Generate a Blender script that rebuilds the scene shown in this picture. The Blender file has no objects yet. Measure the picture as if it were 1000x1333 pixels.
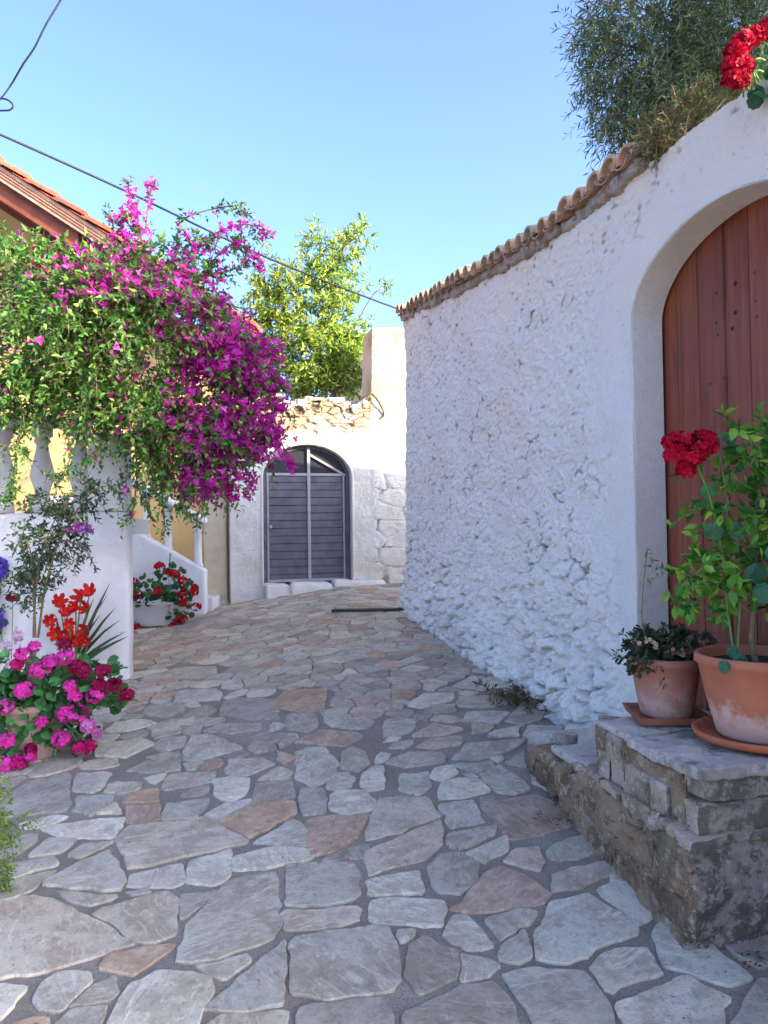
import bpy, math
import numpy as np
from math import radians, sin, cos, pi
R = np.random.RandomState(11)
SC = bpy.context.scene
COL = SC.collection
A = np.array

# ------------------------------------------------------------------ camera
FPX, CX, CY = 1000.0, 500.0, 666.5
TH, PH = radians(1.32), radians(0.8)
EYE = A([0.0, 0.0, 1.6])
FW = A([0, cos(TH), sin(TH)]); U0 = A([0, -sin(TH), cos(TH)]); R0 = A([1.0, 0, 0])
RT = R0 * cos(PH) - U0 * sin(PH); UP = U0 * cos(PH) + R0 * sin(PH)

def ray(px, py):
    d = RT * (px - CX) / FPX + UP * (CY - py) / FPX + FW
    return d / d[1]
def P(px, py, Y):                      # a point of the place seen at a pixel, Y metres away
    return EYE + ray(px, py) * Y

# ------------------------------------------------------------------ ground shape
_cy = A([-60, 1.5, 2.3, 2.8, 4.15, 4.9, 8.5, 10.5, 14, 80.])
_cz = A([-.02, 0, .03, .09, .30, .41, .70, .83, .95, 1.0])
_ty = np.linspace(-60, 80, 7001)
_tz = np.interp(_ty, _cy, _cz)
_k = np.exp(-0.5 * (np.arange(-30, 31) / 12.0) ** 2); _k /= _k.sum()
_tz = np.convolve(np.pad(_tz, 30, mode='edge'), _k, 'valid')
def gz(x, y):
    x = np.asarray(x, float); y = np.asarray(y, float)
    return np.interp(y, _ty, _tz) - .12 * np.clip(-.6 - x, 0, 2.2) * np.clip((y - 2) / 3, 0.25, 1)
def G(px, py):
    d = ray(px, py); Y = np.linspace(.8, 40, 8000)
    q = EYE[None] + d[None] * Y[:, None]
    i = np.argmax(q[:, 2] < gz(q[:, 0], q[:, 1])) if (q[:, 2] < gz(q[:, 0], q[:, 1])).any() else -1
    return q[i]

# ------------------------------------------------------------------ numpy noise
def _h(i, j, k, seed):
    n = (i * 374761393 + j * 668265263 + k * 974634349 + seed * 144269504) & 0xffffffff
    n = ((n ^ (n >> 13)) * 1274126177) & 0xffffffff
    n = ((n ^ (n >> 15)) * 1103515245) & 0xffffffff
    return ((n ^ (n >> 16)) & 0xffff) / 65535.0
def vn3(x, y, z, seed=0):
    x, y, z = np.broadcast_arrays(x, y, z)
    xi, yi, zi = [np.floor(v).astype(np.int64) for v in (x, y, z)]
    f = [v - np.floor(v) for v in (x, y, z)]
    f = [v * v * (3 - 2 * v) for v in f]
    o = 0
    for a in (0, 1):
        for b in (0, 1):
            for c in (0, 1):
                o = o + _h(xi + a, yi + b, zi + c, seed) * (f[0] if a else 1 - f[0]) * (f[1] if b else 1 - f[1]) * (f[2] if c else 1 - f[2])
    return o
def fbm(x, y, z=0.0, seed=0, octv=4):
    o = 0; a = .5; t = 0
    for k in range(octv):
        o = o + a * vn3(np.asarray(x) * 2 ** k, np.asarray(y) * 2 ** k, np.asarray(z) * 2 ** k, seed + k); t += a; a *= .5
    return o / t
def worley(x, y, seed=0, tilt=False):
    xi = np.floor(x).astype(np.int64); yi = np.floor(y).astype(np.int64)
    f1 = np.full(x.shape, 9.); f2 = np.full(x.shape, 9.); idd = np.zeros(x.shape); tl = np.zeros(x.shape)
    for a in (-1, 0, 1):
        for b in (-1, 0, 1):
            i, j = xi + a, yi + b
            cx = i + .12 + .76 * _h(i, j, 0, seed); cy = j + .12 + .76 * _h(i, j, 7, seed)
            d = np.hypot(x - cx, y - cy); hid = _h(i, j, 13, seed)
            m = d < f1
            f2 = np.where(m, f1, np.minimum(f2, d)); idd = np.where(m, hid, idd); f1 = np.where(m, d, f1)
            tl = np.where(m, (_h(i, j, 23, seed) - .5) * (x - cx) + (_h(i, j, 29, seed) - .5) * (y - cy), tl)
    return (f1, f2, idd, tl) if tilt else (f1, f2, idd)
def sst(a, b, x):
    t = np.clip((x - a) / (b - a), 0, 1); return t * t * (3 - 2 * t)
def nrm(v):
    v = np.asarray(v, float); return v / (np.linalg.norm(v, axis=-1, keepdims=True) + 1e-12)

# ------------------------------------------------------------------ objects
def top(o):
    while o.parent: o = o.parent
    return o
def thing(name, label, cat, loc, group=None):
    o = bpy.data.objects.new(name, None); o.empty_display_size = .1
    COL.objects.link(o); o.location = [float(v) for v in loc]
    o['label'] = label; o['category'] = cat
    if group: o['group'] = group
    return o
def tag(o, label, cat, group=None):
    o['label'] = label; o['category'] = cat
    if group: o['group'] = group
    return o
def mesh(name, V, Fc, mat, parent=None, smooth=False, col=None, label=None, base=None, kind=None):
    V = np.asarray(V, float)
    off = np.zeros(3)
    if parent is not None: off = A(top(parent).location)
    elif base is not None: off = A(base, dtype=float)
    me = bpy.data.meshes.new(name)
    if isinstance(Fc, np.ndarray): Fc = Fc.tolist()
    me.from_pydata((V - off).tolist(), [], Fc)
    if smooth: me.polygons.foreach_set('use_smooth', np.ones(len(me.polygons), bool))
    if col is not None:
        c = np.ones((len(V), 4), np.float32); col = np.asarray(col); c[:, :col.shape[1]] = col
        at = me.color_attributes.new('Col', 'FLOAT_COLOR', 'POINT'); at.data.foreach_set('color', c.ravel())
    me.update()
    for m in (mat if isinstance(mat, (list, tuple)) else [mat]): me.materials.append(m)
    o = bpy.data.objects.new(name, me); COL.objects.link(o)
    if parent is not None: o.parent = parent
    elif base is not None: o.location = [float(v) for v in base]
    if label: o['label'] = label
    if kind: o['kind'] = kind
    return o
def copy_tree(o, loc, label=None):
    c = o.copy(); COL.objects.link(c); c.location = [float(v) for v in loc]
    if label: c['label'] = label
    def rec(src, dst):
        for ch in list(src.children):
            k = ch.copy(); COL.objects.link(k); k.parent = dst; rec(ch, k)
    rec(o, c)
    return c

class Batch:                            # collects pieces of ONE part's mesh
    def __init__(s): s.V = []; s.F = []; s.C = []; s.n = 0
    def add(s, V, Fc, col=None):
        V = np.asarray(V, float)
        s.V.append(V)
        if isinstance(Fc, np.ndarray): s.F += (Fc + s.n).tolist()
        else: s.F += [[i + s.n for i in f] for f in Fc]
        if col is None: col = (1, 1, 1)
        col = np.asarray(col, float)
        if col.ndim == 1: col = np.repeat(col[None], len(V), 0)
        s.C.append(col[:, :3]); s.n += len(V)
    def scatter(s, T, TF, pos, dx, dn, L, W, col):
        pos = np.asarray(pos, float); N = len(pos)
        if N == 0: return
        x = nrm(dx); y = nrm(np.cross(dn, x)); z = np.cross(x, y)
        L = np.broadcast_to(L, (N,)); W = np.broadcast_to(W, (N,))
        V = pos[:, None] + T[None, :, 0:1] * x[:, None] * L[:, None, None] + T[None, :, 1:2] * y[:, None] * W[:, None, None] + T[None, :, 2:3] * z[:, None] * L[:, None, None]
        k = len(T)
        Fc = (TF[None] + (np.arange(N) * k)[:, None, None]).reshape(-1, TF.shape[1])
        s.add(V.reshape(-1, 3), Fc, np.repeat(np.broadcast_to(col, (N, 3)), k, 0))
    def build(s, name, mat, parent=None, **kw):
        if not s.V: return None
        return mesh(name, np.concatenate(s.V), s.F, mat, parent, col=np.concatenate(s.C), **kw)

LEAF = A([[0, 0, 0], [.32, .42, .03], [1, 0, -.10], [.32, -.42, .03], [.45, 0, -.05]]); LEAF_F = A([[0, 4, 1], [1, 4, 2], [0, 3, 4], [3, 2, 4]])
OVAL = A([[0, 0, 0], [.2, .36, .03], [.55, .42, .03], [1, 0, -.10], [.55, -.42, .03], [.2, -.36, .03], [.3, 0, -.04], [.68, 0, -.06]]); OVAL_F = A([[0, 6, 1], [1, 6, 7], [1, 7, 2], [2, 7, 3], [0, 5, 6], [5, 7, 6], [5, 4, 7], [4, 3, 7]])
SLIM = A([[0, 0, 0], [.45, .5, .02], [1, 0, -.08], [.45, -.5, .02]]); SLIM_F = A([[0, 3, 2, 1]])
_a = np.linspace(0.25, 2 * pi - .25, 17)
RND = np.concatenate([[[.06, 0, .10]], np.stack([.5 - .5 * np.cos(_a) * (1 + .06 * (-1) ** np.arange(17)), .5 * np.sin(_a) * (1 + .06 * (-1) ** np.arange(17)), .02 + .05 * np.cos(3 * _a)], 1)])
RND_F = A([[0, i + 1, i] for i in range(1, 17)])
PET = A([[0, 0, 0], [.5, .42, .10], [1, .18, .06], [1, -.18, .06], [.5, -.42, .10]]); PET_F = A([[0, 4, 3, 2, 1]])

def tube(pts, rad, k=6):
    pts = np.asarray(pts, float); n = len(pts)
    rad = np.broadcast_to(rad, (n,))
    t = nrm(np.gradient(pts, axis=0)); up = A([.31, .17, .93])
    a = nrm(np.cross(t, up)); b = np.cross(t, a)
    th = np.arange(k) * 2 * pi / k
    V = (pts[:, None] + rad[:, None, None] * (np.cos(th)[None, :, None] * a[:, None] + np.sin(th)[None, :, None] * b[:, None])).reshape(-1, 3)
    Fc = [[i * k + j, i * k + (j + 1) % k, (i + 1) * k + (j + 1) % k, (i + 1) * k + j] for i in range(n - 1) for j in range(k)]
    Fc += [list(range(k))[::-1], [(n - 1) * k + j for j in range(k)]]
    return V, Fc
def bez(pts, n=14):                     # smooth path through points (Catmull-Rom)
    p = np.asarray(pts, float); p = np.concatenate([[2 * p[0] - p[1]], p, [2 * p[-1] - p[-2]]])
    o = []
    for i in range(1, len(p) - 2):
        for t in np.linspace(0, 1, n, endpoint=False):
            o.append(.5 * ((2 * p[i]) + (-p[i - 1] + p[i + 1]) * t + (2 * p[i - 1] - 5 * p[i] + 4 * p[i + 1] - p[i + 2]) * t * t + (-p[i - 1] + 3 * p[i] - 3 * p[i + 1] + p[i + 2]) * t ** 3))
    o.append(p[-2]); return A(o)
def lathe(prof, c, k=40, wob=0.0, seed=0):
    prof = np.asarray(prof, float); th = np.arange(k) * 2 * pi / k; n = len(prof)
    r = prof[:, 0][:, None] * (1 + wob * (vn3(np.cos(th)[None] * 1.5 + 5, np.sin(th)[None] * 1.5 + 5, prof[:, 1][:, None] * 9, seed) - .5))
    V = np.stack([c[0] + r * np.cos(th), c[1] + r * np.sin(th), c[2] + np.repeat(prof[:, 1][:, None], k, 1)], -1).reshape(-1, 3)
    Fc = [[i * k + j, i * k + (j + 1) % k, (i + 1) * k + (j + 1) % k, (i + 1) * k + j] for i in range(n - 1) for j in range(k)]
    return V, Fc + [list(range(k))[::-1], [(n - 1) * k + j for j in range(k)]]
def hexa(bot, tp, res=.03, r=.02, amp=.01, fr=12., seed=0, amp2=.0, fr2=3.):
    """a worn block: 4 lower and 4 upper corners, rounded edges, rough faces"""
    bot = A(bot, dtype=float); tp = A(tp, dtype=float)
    dim = A([np.linalg.norm(bot[1] - bot[0]), np.linalg.norm(bot[3] - bot[0]), np.linalg.norm(tp[0] - bot[0])])
    n = np.maximum(1, np.ceil(dim / res).astype(int)); V = []; Fc = []; c0 = 0
    for ax in range(3):
        b, c = (ax + 1) % 3, (ax + 2) % 3
        for side in (0, 1):
            gb, gc = np.meshgrid(np.linspace(0, 1, n[b] + 1), np.linspace(0, 1, n[c] + 1), indexing='ij')
            q = np.zeros(gb.shape + (3,)); q[..., ax] = side; q[..., b] = gb; q[..., c] = gc
            V.append(q.reshape(-1, 3)); nb, nc = gb.shape
            i = (np.arange(nb - 1)[:, None] * nc + np.arange(nc - 1)[None]).ravel() + c0
            f = np.stack([i, i + nc, i + nc + 1, i + 1], 1); Fc.append(f if side else f[:, ::-1]); c0 += nb * nc
    V = np.concatenate(V); Fc = np.concatenate(Fc)
    key, inv = np.unique(np.round(V, 5), axis=0, return_inverse=True); inv = np.ravel(inv); V = key; Fc = inv[Fc]
    p = (V - .5) * dim; h = dim / 2; rr = min(r, h.min() * .9)
    q = np.clip(p, -h + rr, h - rr); d = p - q; L = np.linalg.norm(d, axis=1, keepdims=True)
    p = q + np.where(L > 1e-9, d / np.maximum(L, 1e-9) * rr, 0); V = p / dim + .5
    a, b, c = V[:, 0:1], V[:, 1:2], V[:, 2:3]
    def bil(Q): return Q[0] * (1 - a) * (1 - b) + Q[1] * a * (1 - b) + Q[2] * a * b + Q[3] * (1 - a) * b
    W = bil(bot) * (1 - c) + bil(tp) * c
    if amp or amp2:
        off = 0
        for k in range(3):
            off_k = amp * 2 * (fbm(W[:, 0] * fr, W[:, 1] * fr, W[:, 2] * fr, seed + 31 * k, 3) - .5)
            if amp2: off_k = off_k + amp2 * 2 * (vn3(W[:, 0] * fr2, W[:, 1] * fr2, W[:, 2] * fr2, seed + 77 * k) - .5)
            W[:, k] += off_k
    return W, Fc
def box(x0, x1, y0, y1, z0, z1):
    V = A([[x, y, z] for z in (z0, z1) for x, y in ((x0, y0), (x1, y0), (x1, y1), (x0, y1))], dtype=float)
    return V, [[0, 3, 2, 1], [4, 5, 6, 7], [0, 1, 5, 4], [1, 2, 6, 5], [2, 3, 7, 6], [3, 0, 4, 7]]

# ------------------------------------------------------------------ materials
def lin(r, g, b): return tuple(((c / 255) / 12.92 if c / 255 <= .04045 else ((c / 255 + .055) / 1.055) ** 2.4) for c in (r, g, b))
class NT:
    def __init__(s, name, rough=.8, spec=.3):
        s.m = bpy.data.materials.new(name); s.m.use_nodes = True; s.t = s.m.node_tree; s.N = s.t.nodes
        s.b = s.N['Principled BSDF']; s.b.inputs['Roughness'].default_value = rough; s.b.inputs['Specular IOR Level'].default_value = spec
        s.co = None
    def n(s, typ, **kw):
        o = s.N.new(typ)
        for k, v in kw.items(): setattr(o, k, v)
        return o
    def L(s, a, b): s.t.links.new(a, b)
    def coord(s, scale=(1, 1, 1), rot=(0, 0, 0)):
        g = s.n('ShaderNodeNewGeometry'); mp = s.n('ShaderNodeMapping'); mp.inputs['Scale'].default_value = scale; mp.inputs['Rotation'].default_value = rot
        s.L(g.outputs['Position'], mp.inputs['Vector']); return mp.outputs[0]
    def noise(s, sc, detail=4, rough=.55, vec=None, dist=0):
        o = s.n('ShaderNodeTexNoise'); o.inputs['Scale'].default_value = sc; o.inputs['Detail'].default_value = detail; o.inputs['Roughness'].default_value = rough; o.inputs['Distortion'].default_value = dist
        s.L(vec if vec is not None else s.coord(), o.inputs['Vector']); return o.outputs['Fac']
    def vor(s, sc, vec=None, feature='F1', out='Distance'):
        o = s.n('ShaderNodeTexVoronoi', feature=feature); o.inputs['Scale'].default_value = sc
        s.L(vec if vec is not None else s.coord(), o.inputs['Vector']); return o.outputs[out]
    def rng(s, v, a, b, c=0., d=1.):
        o = s.n('ShaderNodeMapRange'); o.clamp = True
        for i, q in enumerate((a, b, c, d)): o.inputs[i + 1].default_value = q
        s.L(v, o.inputs[0]); return o.outputs[0]
    def math(s, op, a, b):
        o = s.n('ShaderNodeMath', operation=op)
        for i, q in enumerate((a, b)):
            if hasattr(q, 'links'): s.L(q, o.inputs[i])
            else: o.inputs[i].default_value = q
        return o.outputs[0]
    def mix(s, fac, a, b, blend='MIX'):
        o = s.n('ShaderNodeMix', data_type='RGBA', blend_type=blend)
        for sock, q in ((o.inputs[0], fac), (o.inputs[6], a), (o.inputs[7], b)):
            if hasattr(q, 'links'): s.L(q, sock)
            elif isinstance(q, (int, float)): sock.default_value = q
            else: sock.default_value = tuple(q) + (1,) * (4 - len(q))
        return o.outputs[2]
    def attr(s, name='Col'):
        o = s.n('ShaderNodeAttribute', attribute_name=name); return o.outputs['Color']
    def sep(s, v):
        o = s.n('ShaderNodeSeparateColor'); s.L(v, o.inputs[0]); return o.outputs
    def color(s, v):
        if hasattr(v, 'links'): s.L(v, s.b.inputs['Base Color'])
        else: s.b.inputs['Base Color'].default_value = tuple(v) + (1,)
    def bump(s, v, strength=.5, dist=.01):
        o = s.n('ShaderNodeBump'); o.inputs['Strength'].default_value = strength; o.inputs['Distance'].default_value = dist
        s.L(v, o.inputs['Height'])
        if s.co is not None: s.L(s.co, o.inputs['Normal'])
        s.co = o.outputs[0]; s.L(s.co, s.b.inputs['Normal'])
    def rough(s, v): s.L(v, s.b.inputs['Roughness'])

def m_leaf(name, trans=.3, rough=.45, spec=.35):
    t = NT(name, rough, spec); a = t.attr()
    v = t.mix(t.rng(t.noise(60, 2), .3, .7), a, t.mix(1., a, (.72, .78, .7), 'MULTIPLY')); t.color(v)
    tr = t.n('ShaderNodeBsdfTranslucent'); t.L(v, tr.inputs['Color'])
    mx = t.n('ShaderNodeMixShader'); mx.inputs[0].default_value = trans
    t.L(t.b.outputs[0], mx.inputs[1]); t.L(tr.outputs[0], mx.inputs[2]); t.L(mx.outputs[0], t.N['Material Output'].inputs[0])
    return t.m
LEAFM = m_leaf('leaf'); PETM = m_leaf('petal', .42, .6, .2)

def m_white(name, base=(.90, .87, .785), worn=(.82, .785, .70), tintc=(.90, .80, .66), dark=(.10, .09, .085), bk=1.):
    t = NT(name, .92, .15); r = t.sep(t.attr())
    c = t.mix(t.rng(t.noise(2.3, 5, .65), .42, .68), base, worn)
    c = t.mix(t.rng(t.noise(20, 6, .8), .48, .66, 0, .9 * bk), c, tuple(x * .88 for x in base))
    c = t.mix(t.rng(t.noise(75, 5, .8), .50, .64, 0, .8 * bk), c, tuple(x * .84 for x in base))
    c = t.mix(r[1], c, tintc)
    sp = t.math('MULTIPLY', t.rng(t.noise(34, 3, .6, t.coord((1, 1, 1.5))), .655, .70), t.rng(t.noise(4, 3), .42, .58))
    c = t.mix(t.math('MULTIPLY', sp, .6), c, (.25, .23, .21))
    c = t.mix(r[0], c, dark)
    t.color(c)
    t.bump(t.noise(26, 7, .78), .75 * bk, .03); t.bump(t.noise(90, 6, .8), .6 * bk, .008)
    return t.m
WHITE = m_white('lime_wash')
FACADE = m_white('old_lime_wash', (.76, .73, .67), (.62, .56, .46), (.42, .30, .17), (.10, .07, .045))

def m_plain(name, c, rough=.7, spec=.3, nz=.15, sc=8, bump=.2, bsc=40, bd=.004):
    t = NT(name, rough, spec)
    t.color(t.mix(t.rng(t.noise(sc, 5, .6), .3, .7), tuple(v * (1 - nz) for v in c), tuple(min(1, v * (1 + nz)) for v in c)))
    if bump: t.bump(t.noise(bsc, 4), bump, bd)
    return t.m
def m_stone():
    t = NT('flagstone', .72, .35); a = t.attr()
    g = t.n('ShaderNodeNewGeometry'); mp = t.n('ShaderNodeMapping'); cb = t.n('ShaderNodeCombineXYZ'); t.L(t.math('MULTIPLY', t.sep(a)[0], 300.), cb.inputs[2])
    t.L(g.outputs['Position'], mp.inputs['Vector']); t.L(cb.outputs[0], mp.inputs['Rotation']); m2 = t.n('ShaderNodeMapping'); m2.inputs['Scale'].default_value = (1, 3.2, 1); t.L(mp.outputs[0], m2.inputs['Vector'])
    vec = m2.outputs[0]
    c = t.mix(t.rng(t.noise(2.6, 5, .65, mp.outputs[0]), .42, .66, 0, .9), a, t.mix(1., a, (1.0, .93, .86), 'MULTIPLY'))
    c = t.mix(t.rng(t.noise(5, 9, .8, mp.outputs[0]), .46, .56, 0, .8), c, t.mix(1., c, (.66, .63, .60), 'MULTIPLY'))
    c = t.mix(t.rng(t.noise(24, 7, .82), .52, .60, 0, .7), c, t.mix(1., c, (.68, .66, .64), 'MULTIPLY'))
    c = t.mix(t.rng(t.noise(3.7, 5, .7, t.coord((1, 1, 1), (0, 0, 1))), .60, .72, 0, .55), c, lin(168, 138, 112))
    c = t.mix(t.rng(t.noise(55, 4, .7), .52, .72, 0, .55), c, t.mix(1., a, (.62, .60, .60), 'MULTIPLY'))
    st = t.noise(6, 6, .72, vec, 1.8)
    c = t.mix(t.rng(st, .54, .62, 0, .6), c, t.mix(1., a, (1.30, 1.28, 1.26), 'MULTIPLY'))
    sc_ = t.sep(a); rw = t.rng(t.math('SUBTRACT', sc_[0], sc_[2]), .17, .30)
    c = t.mix(t.math('MULTIPLY', rw, t.rng(t.noise(9, 6, .7, mp.outputs[0], .8), .40, .60)), c, lin(166, 112, 70)); c = t.mix(t.math('MULTIPLY', rw, t.rng(t.noise(13, 5, .7, mp.outputs[0]), .55, .68)), c, lin(86, 66, 50))
    pit = t.math('MULTIPLY', t.rng(t.noise(75, 2, .5), .66, .71), t.rng(t.noise(3, 3), .45, .62))
    c = t.mix(pit, c, (.10, .09, .09))
    t.color(c)
    t.bump(t.noise(5, 6, .7, vec, 1.2), .45, .022); t.bump(t.noise(38, 7, .8), .7, .008)
    t.rough(t.rng(t.noise(6, 4), .3, .7, .55, .85))
    return t.m
STONE = m_stone()
def m_mortar():
    t = NT('mortar', .95, .1)
    c = t.mix(t.rng(t.noise(3, 5), .35, .65), lin(128, 118, 106), lin(150, 140, 126))
    c = t.mix(t.rng(t.noise(1.2, 4), .60, .72, 0, .4), c, lin(110, 108, 84))
    c = t.mix(t.rng(t.noise(120, 3), .45, .7), c, lin(110, 102, 94)); t.color(c)
    t.bump(t.noise(45, 5, .7), .6, .012); return t.m
MORTAR = m_mortar()
def m_step(name, mould=1.0, c1=lin(178, 150, 118), c2=lin(132, 108, 82), c3=lin(206, 188, 164), stones=False):
    t = NT(name, .93, .15)
    c = t.mix(t.rng(t.noise(7, 8, .78), .44, .56), c1, c2)
    c = t.mix(t.rng(t.noise(14, 8, .8), .53, .58, 0, .85), c, c3)
    c = t.mix(t.rng(t.noise(10, 8, .8, t.coord((1, 1, 1.6))), .57, .62, 0, .75), c, tuple(v * .42 for v in c2))
    if stones: c = t.mix(1., c, t.attr(), 'MULTIPLY')
    c = t.mix(t.rng(t.noise(4.2, 4, .6), .58, .66, 0, .6), c, lin(92, 90, 58))
    c = t.mix(t.math('MULTIPLY', t.rng(t.noise(36, 4, .65), .62, .72, 0, .8), t.rng(t.noise(5, 3), .42, .6)), c, (.07, .06, .05))
    if mould:
        gn = t.n('ShaderNodeNewGeometry'); dp = t.n('ShaderNodeVectorMath', operation='DOT_PRODUCT'); dp.inputs[1].default_value = (.23, -.97, 0); t.L(gn.outputs['Normal'], dp.inputs[0])
        fm = t.math('MULTIPLY', t.rng(dp.outputs['Value'], .55, .9), mould)      # the weather end of the steps is limed and black with mould
        c = t.mix(fm, c, lin(160, 150, 138)); c = t.mix(t.math('MULTIPLY', t.rng(t.noise(5, 9, .82), .47, .53), fm), c, lin(98, 92, 84))
        c = t.mix(t.math('MULTIPLY', t.rng(t.noise(16, 8, .82), .55, .60), fm), c, lin(176, 170, 162))
    t.color(c); t.bump(t.noise(20, 7, .78), .9, .03); t.bump(t.noise(70, 6, .8), .7, .010); return t.m
STEPM = m_step('old_mortared_stone'); STEPR = m_step('step_rubble', stones=True); STEPMOULD = m_step('mouldy_plaster', .95)
def m_terra(name, c, c2, amt):
    t = NT(name, .85, .2); vec = t.coord()
    k = t.mix(t.rng(t.noise(7, 5), .3, .7), c, tuple(v * .8 for v in c))
    gp = t.n('ShaderNodeNewGeometry'); sx = t.n('ShaderNodeSeparateXYZ'); t.L(gp.outputs['Position'], sx.inputs[0])
    low = t.rng(sx.outputs[2], .78, 1.06, amt, -.22)
    k = t.mix(t.rng(t.math('ADD', t.noise(5, 7, .72), low), .52, .68), k, c2)
    k = t.mix(t.rng(t.noise(16, 5, .7), .64, .72, 0, .6), k, lin(150, 110, 95))
    t.color(k); t.bump(t.noise(60, 4), .2, .004); return t.m
TERRA = m_terra('terracotta', lin(180, 112, 82), lin(196, 164, 148), .24); TERRA2 = m_terra('faded_terracotta', lin(164, 112, 92), lin(174, 146, 134), .15)
def m_tile(name, cs, rough=.85):
    t = NT(name, rough, .2); a = t.attr()
    c = t.mix(t.rng(t.noise(14, 5, .7), .4, .65), a, t.mix(1., a, cs, 'MULTIPLY'))
    c = t.mix(t.rng(t.noise(30, 4, .7), .58, .68, 0, .7), c, lin(96, 92, 78)); t.color(c)
    t.bump(t.noise(50, 4), .4, .008); return t.m
TILE = m_tile('old_roof_tile', (.7, .68, .62))
def m_wood():
    t = NT('varnished_planks', .55, .35); a = t.attr()
    v = t.coord((9, 9, .55)); v2 = t.coord((30, 30, .8))
    c = t.mix(t.rng(t.noise(3, 6, .65, v, .6), .35, .7), t.mix(1., a, lin(144, 78, 50), 'MULTIPLY'), t.mix(1., a, lin(98, 48, 33), 'MULTIPLY'))
    c = t.mix(t.rng(t.noise(2.5, 5, .7, v2), .60, .74, 0, .5), c, lin(140, 108, 98))
    c = t.mix(t.rng(t.noise(1.3, 4, .6), .45, .68, 0, .5), c, lin(128, 76, 62))
    c = t.mix(t.rng(t.noise(5, 4, .6, v2), .62, .7, 0, .7), c, lin(70, 36, 26))
    t.color(c); t.bump(t.noise(4, 5, .7, v2), .35, .006); t.rough(t.rng(t.noise(2, 4), .3, .7, .42, .7)); return t.m
WOOD = m_wood()
BARK = m_plain('bark', lin(112, 96, 80), .9, .1, .3, 20, .6, 60, .01)
STEMG = m_plain('green_stem', lin(96, 128, 62), .6, .3, .2, 30, 0)
STEMB = m_plain('brown_stem', lin(110, 92, 68), .8, .2, .2, 30, 0)
SOIL = m_plain('soil', lin(70, 54, 42), .98, .1, .3, 40, .6, 90, .01)
METAL = m_plain('grey_painted_metal', lin(82, 82, 90), .5, .4, .32, 7, .2, 60, .002)
METALL = m_plain('light_grey_metal', lin(150, 148, 150), .45, .4, .1, 10, 0)
DARKM = m_plain('dark_void', lin(34, 36, 42), .35, .4, .2, 6, 0)
IRON = m_plain('dark_iron', (.02, .018, .018), .5, .4, .2, 30, 0)
CABLE = m_plain('cable_rubber', (.015, .018, .025), .6, .3, .1, 5, 0)
GABLE = m_plain('ochre_plaster', lin(206, 174, 118), .92, .15, .10, 2.5, .3, 20, .01)
BEIGE = m_plain('beige_stone', lin(206, 190, 160), .9, .15, .14, 4, .4, 25, .01)
PAINT = m_white('white_paint', (.74, .71, .665), (.62, .59, .555), bk=.35)
GREYP = m_plain('grey_cement', lin(188, 184, 180), .9, .15, .08, 4, .3, 30, .006)
BROWNW = m_plain('brown_timber', lin(116, 62, 44), .6, .3, .25, 6, .2, 30, .004)
GREYW = m_plain('weathered_timber', lin(150, 128, 108), .8, .2, .25, 9, .3, 40, .004)
# ------------------------------------------------------------------ plan of the place
def plane_from(a, b):                                    # vertical plane through two ground points -> origin, direction, outward normal
    a, b = A(a[:2]), A(b[:2]); u = nrm(b - a); return a, u
_a, _b = G(740, 935), G(545, 800)
UW = nrm(_b[:2] - _a[:2]); NWL = A([-UW[1], UW[0]])       # along the right wall (away), and its street side
def onplane(o, u, px, py):
    r = ray(px, py); n = A([-u[1], u[0]]); t = np.dot(o - EYE[:2], n) / np.dot(r[:2], n)
    q = EYE + r * t; return np.dot(q[:2] - o, u), q[2], q
OW = _a[:2].copy()
_s0 = onplane(OW, UW, 833, 600)[0]; OW = OW + UW * _s0     # s = 0 at the gate's far jamb
def WP(px, py): return onplane(OW, UW, px, py)
def W3(s, z, q=0.0): return A([OW[0] + UW[0] * s + NWL[0] * q, OW[1] + UW[1] * s + NWL[1] * q, z])
def Wg(s, q=0.0): p = W3(s, 0, q); return float(gz(p[0], p[1]))

# ------------------------------------------------------------------ street and flagstones
xs = np.concatenate([np.linspace(-60, -6, 15)[:-1], np.linspace(-6, 5, 67), np.linspace(5, 60, 15)[1:]])
ys = np.concatenate([np.linspace(-60, 0, 15)[:-1], np.linspace(0, 14, 113), np.linspace(14, 80, 20)[1:]])
gx, gy = np.meshgrid(xs, ys, indexing='ij')
gv = np.stack([gx, gy, gz(gx, gy) + .006 * (fbm(gx * 3, gy * 3) - .5)], -1).reshape(-1, 3); nn = len(ys)
gi = (np.arange(len(xs) - 1)[:, None] * nn + np.arange(nn - 1)[None]).ravel()
street = mesh('street', gv, np.stack([gi, gi + nn, gi + nn + 1, gi + 1], 1), MORTAR, smooth=True, kind='structure')

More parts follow.
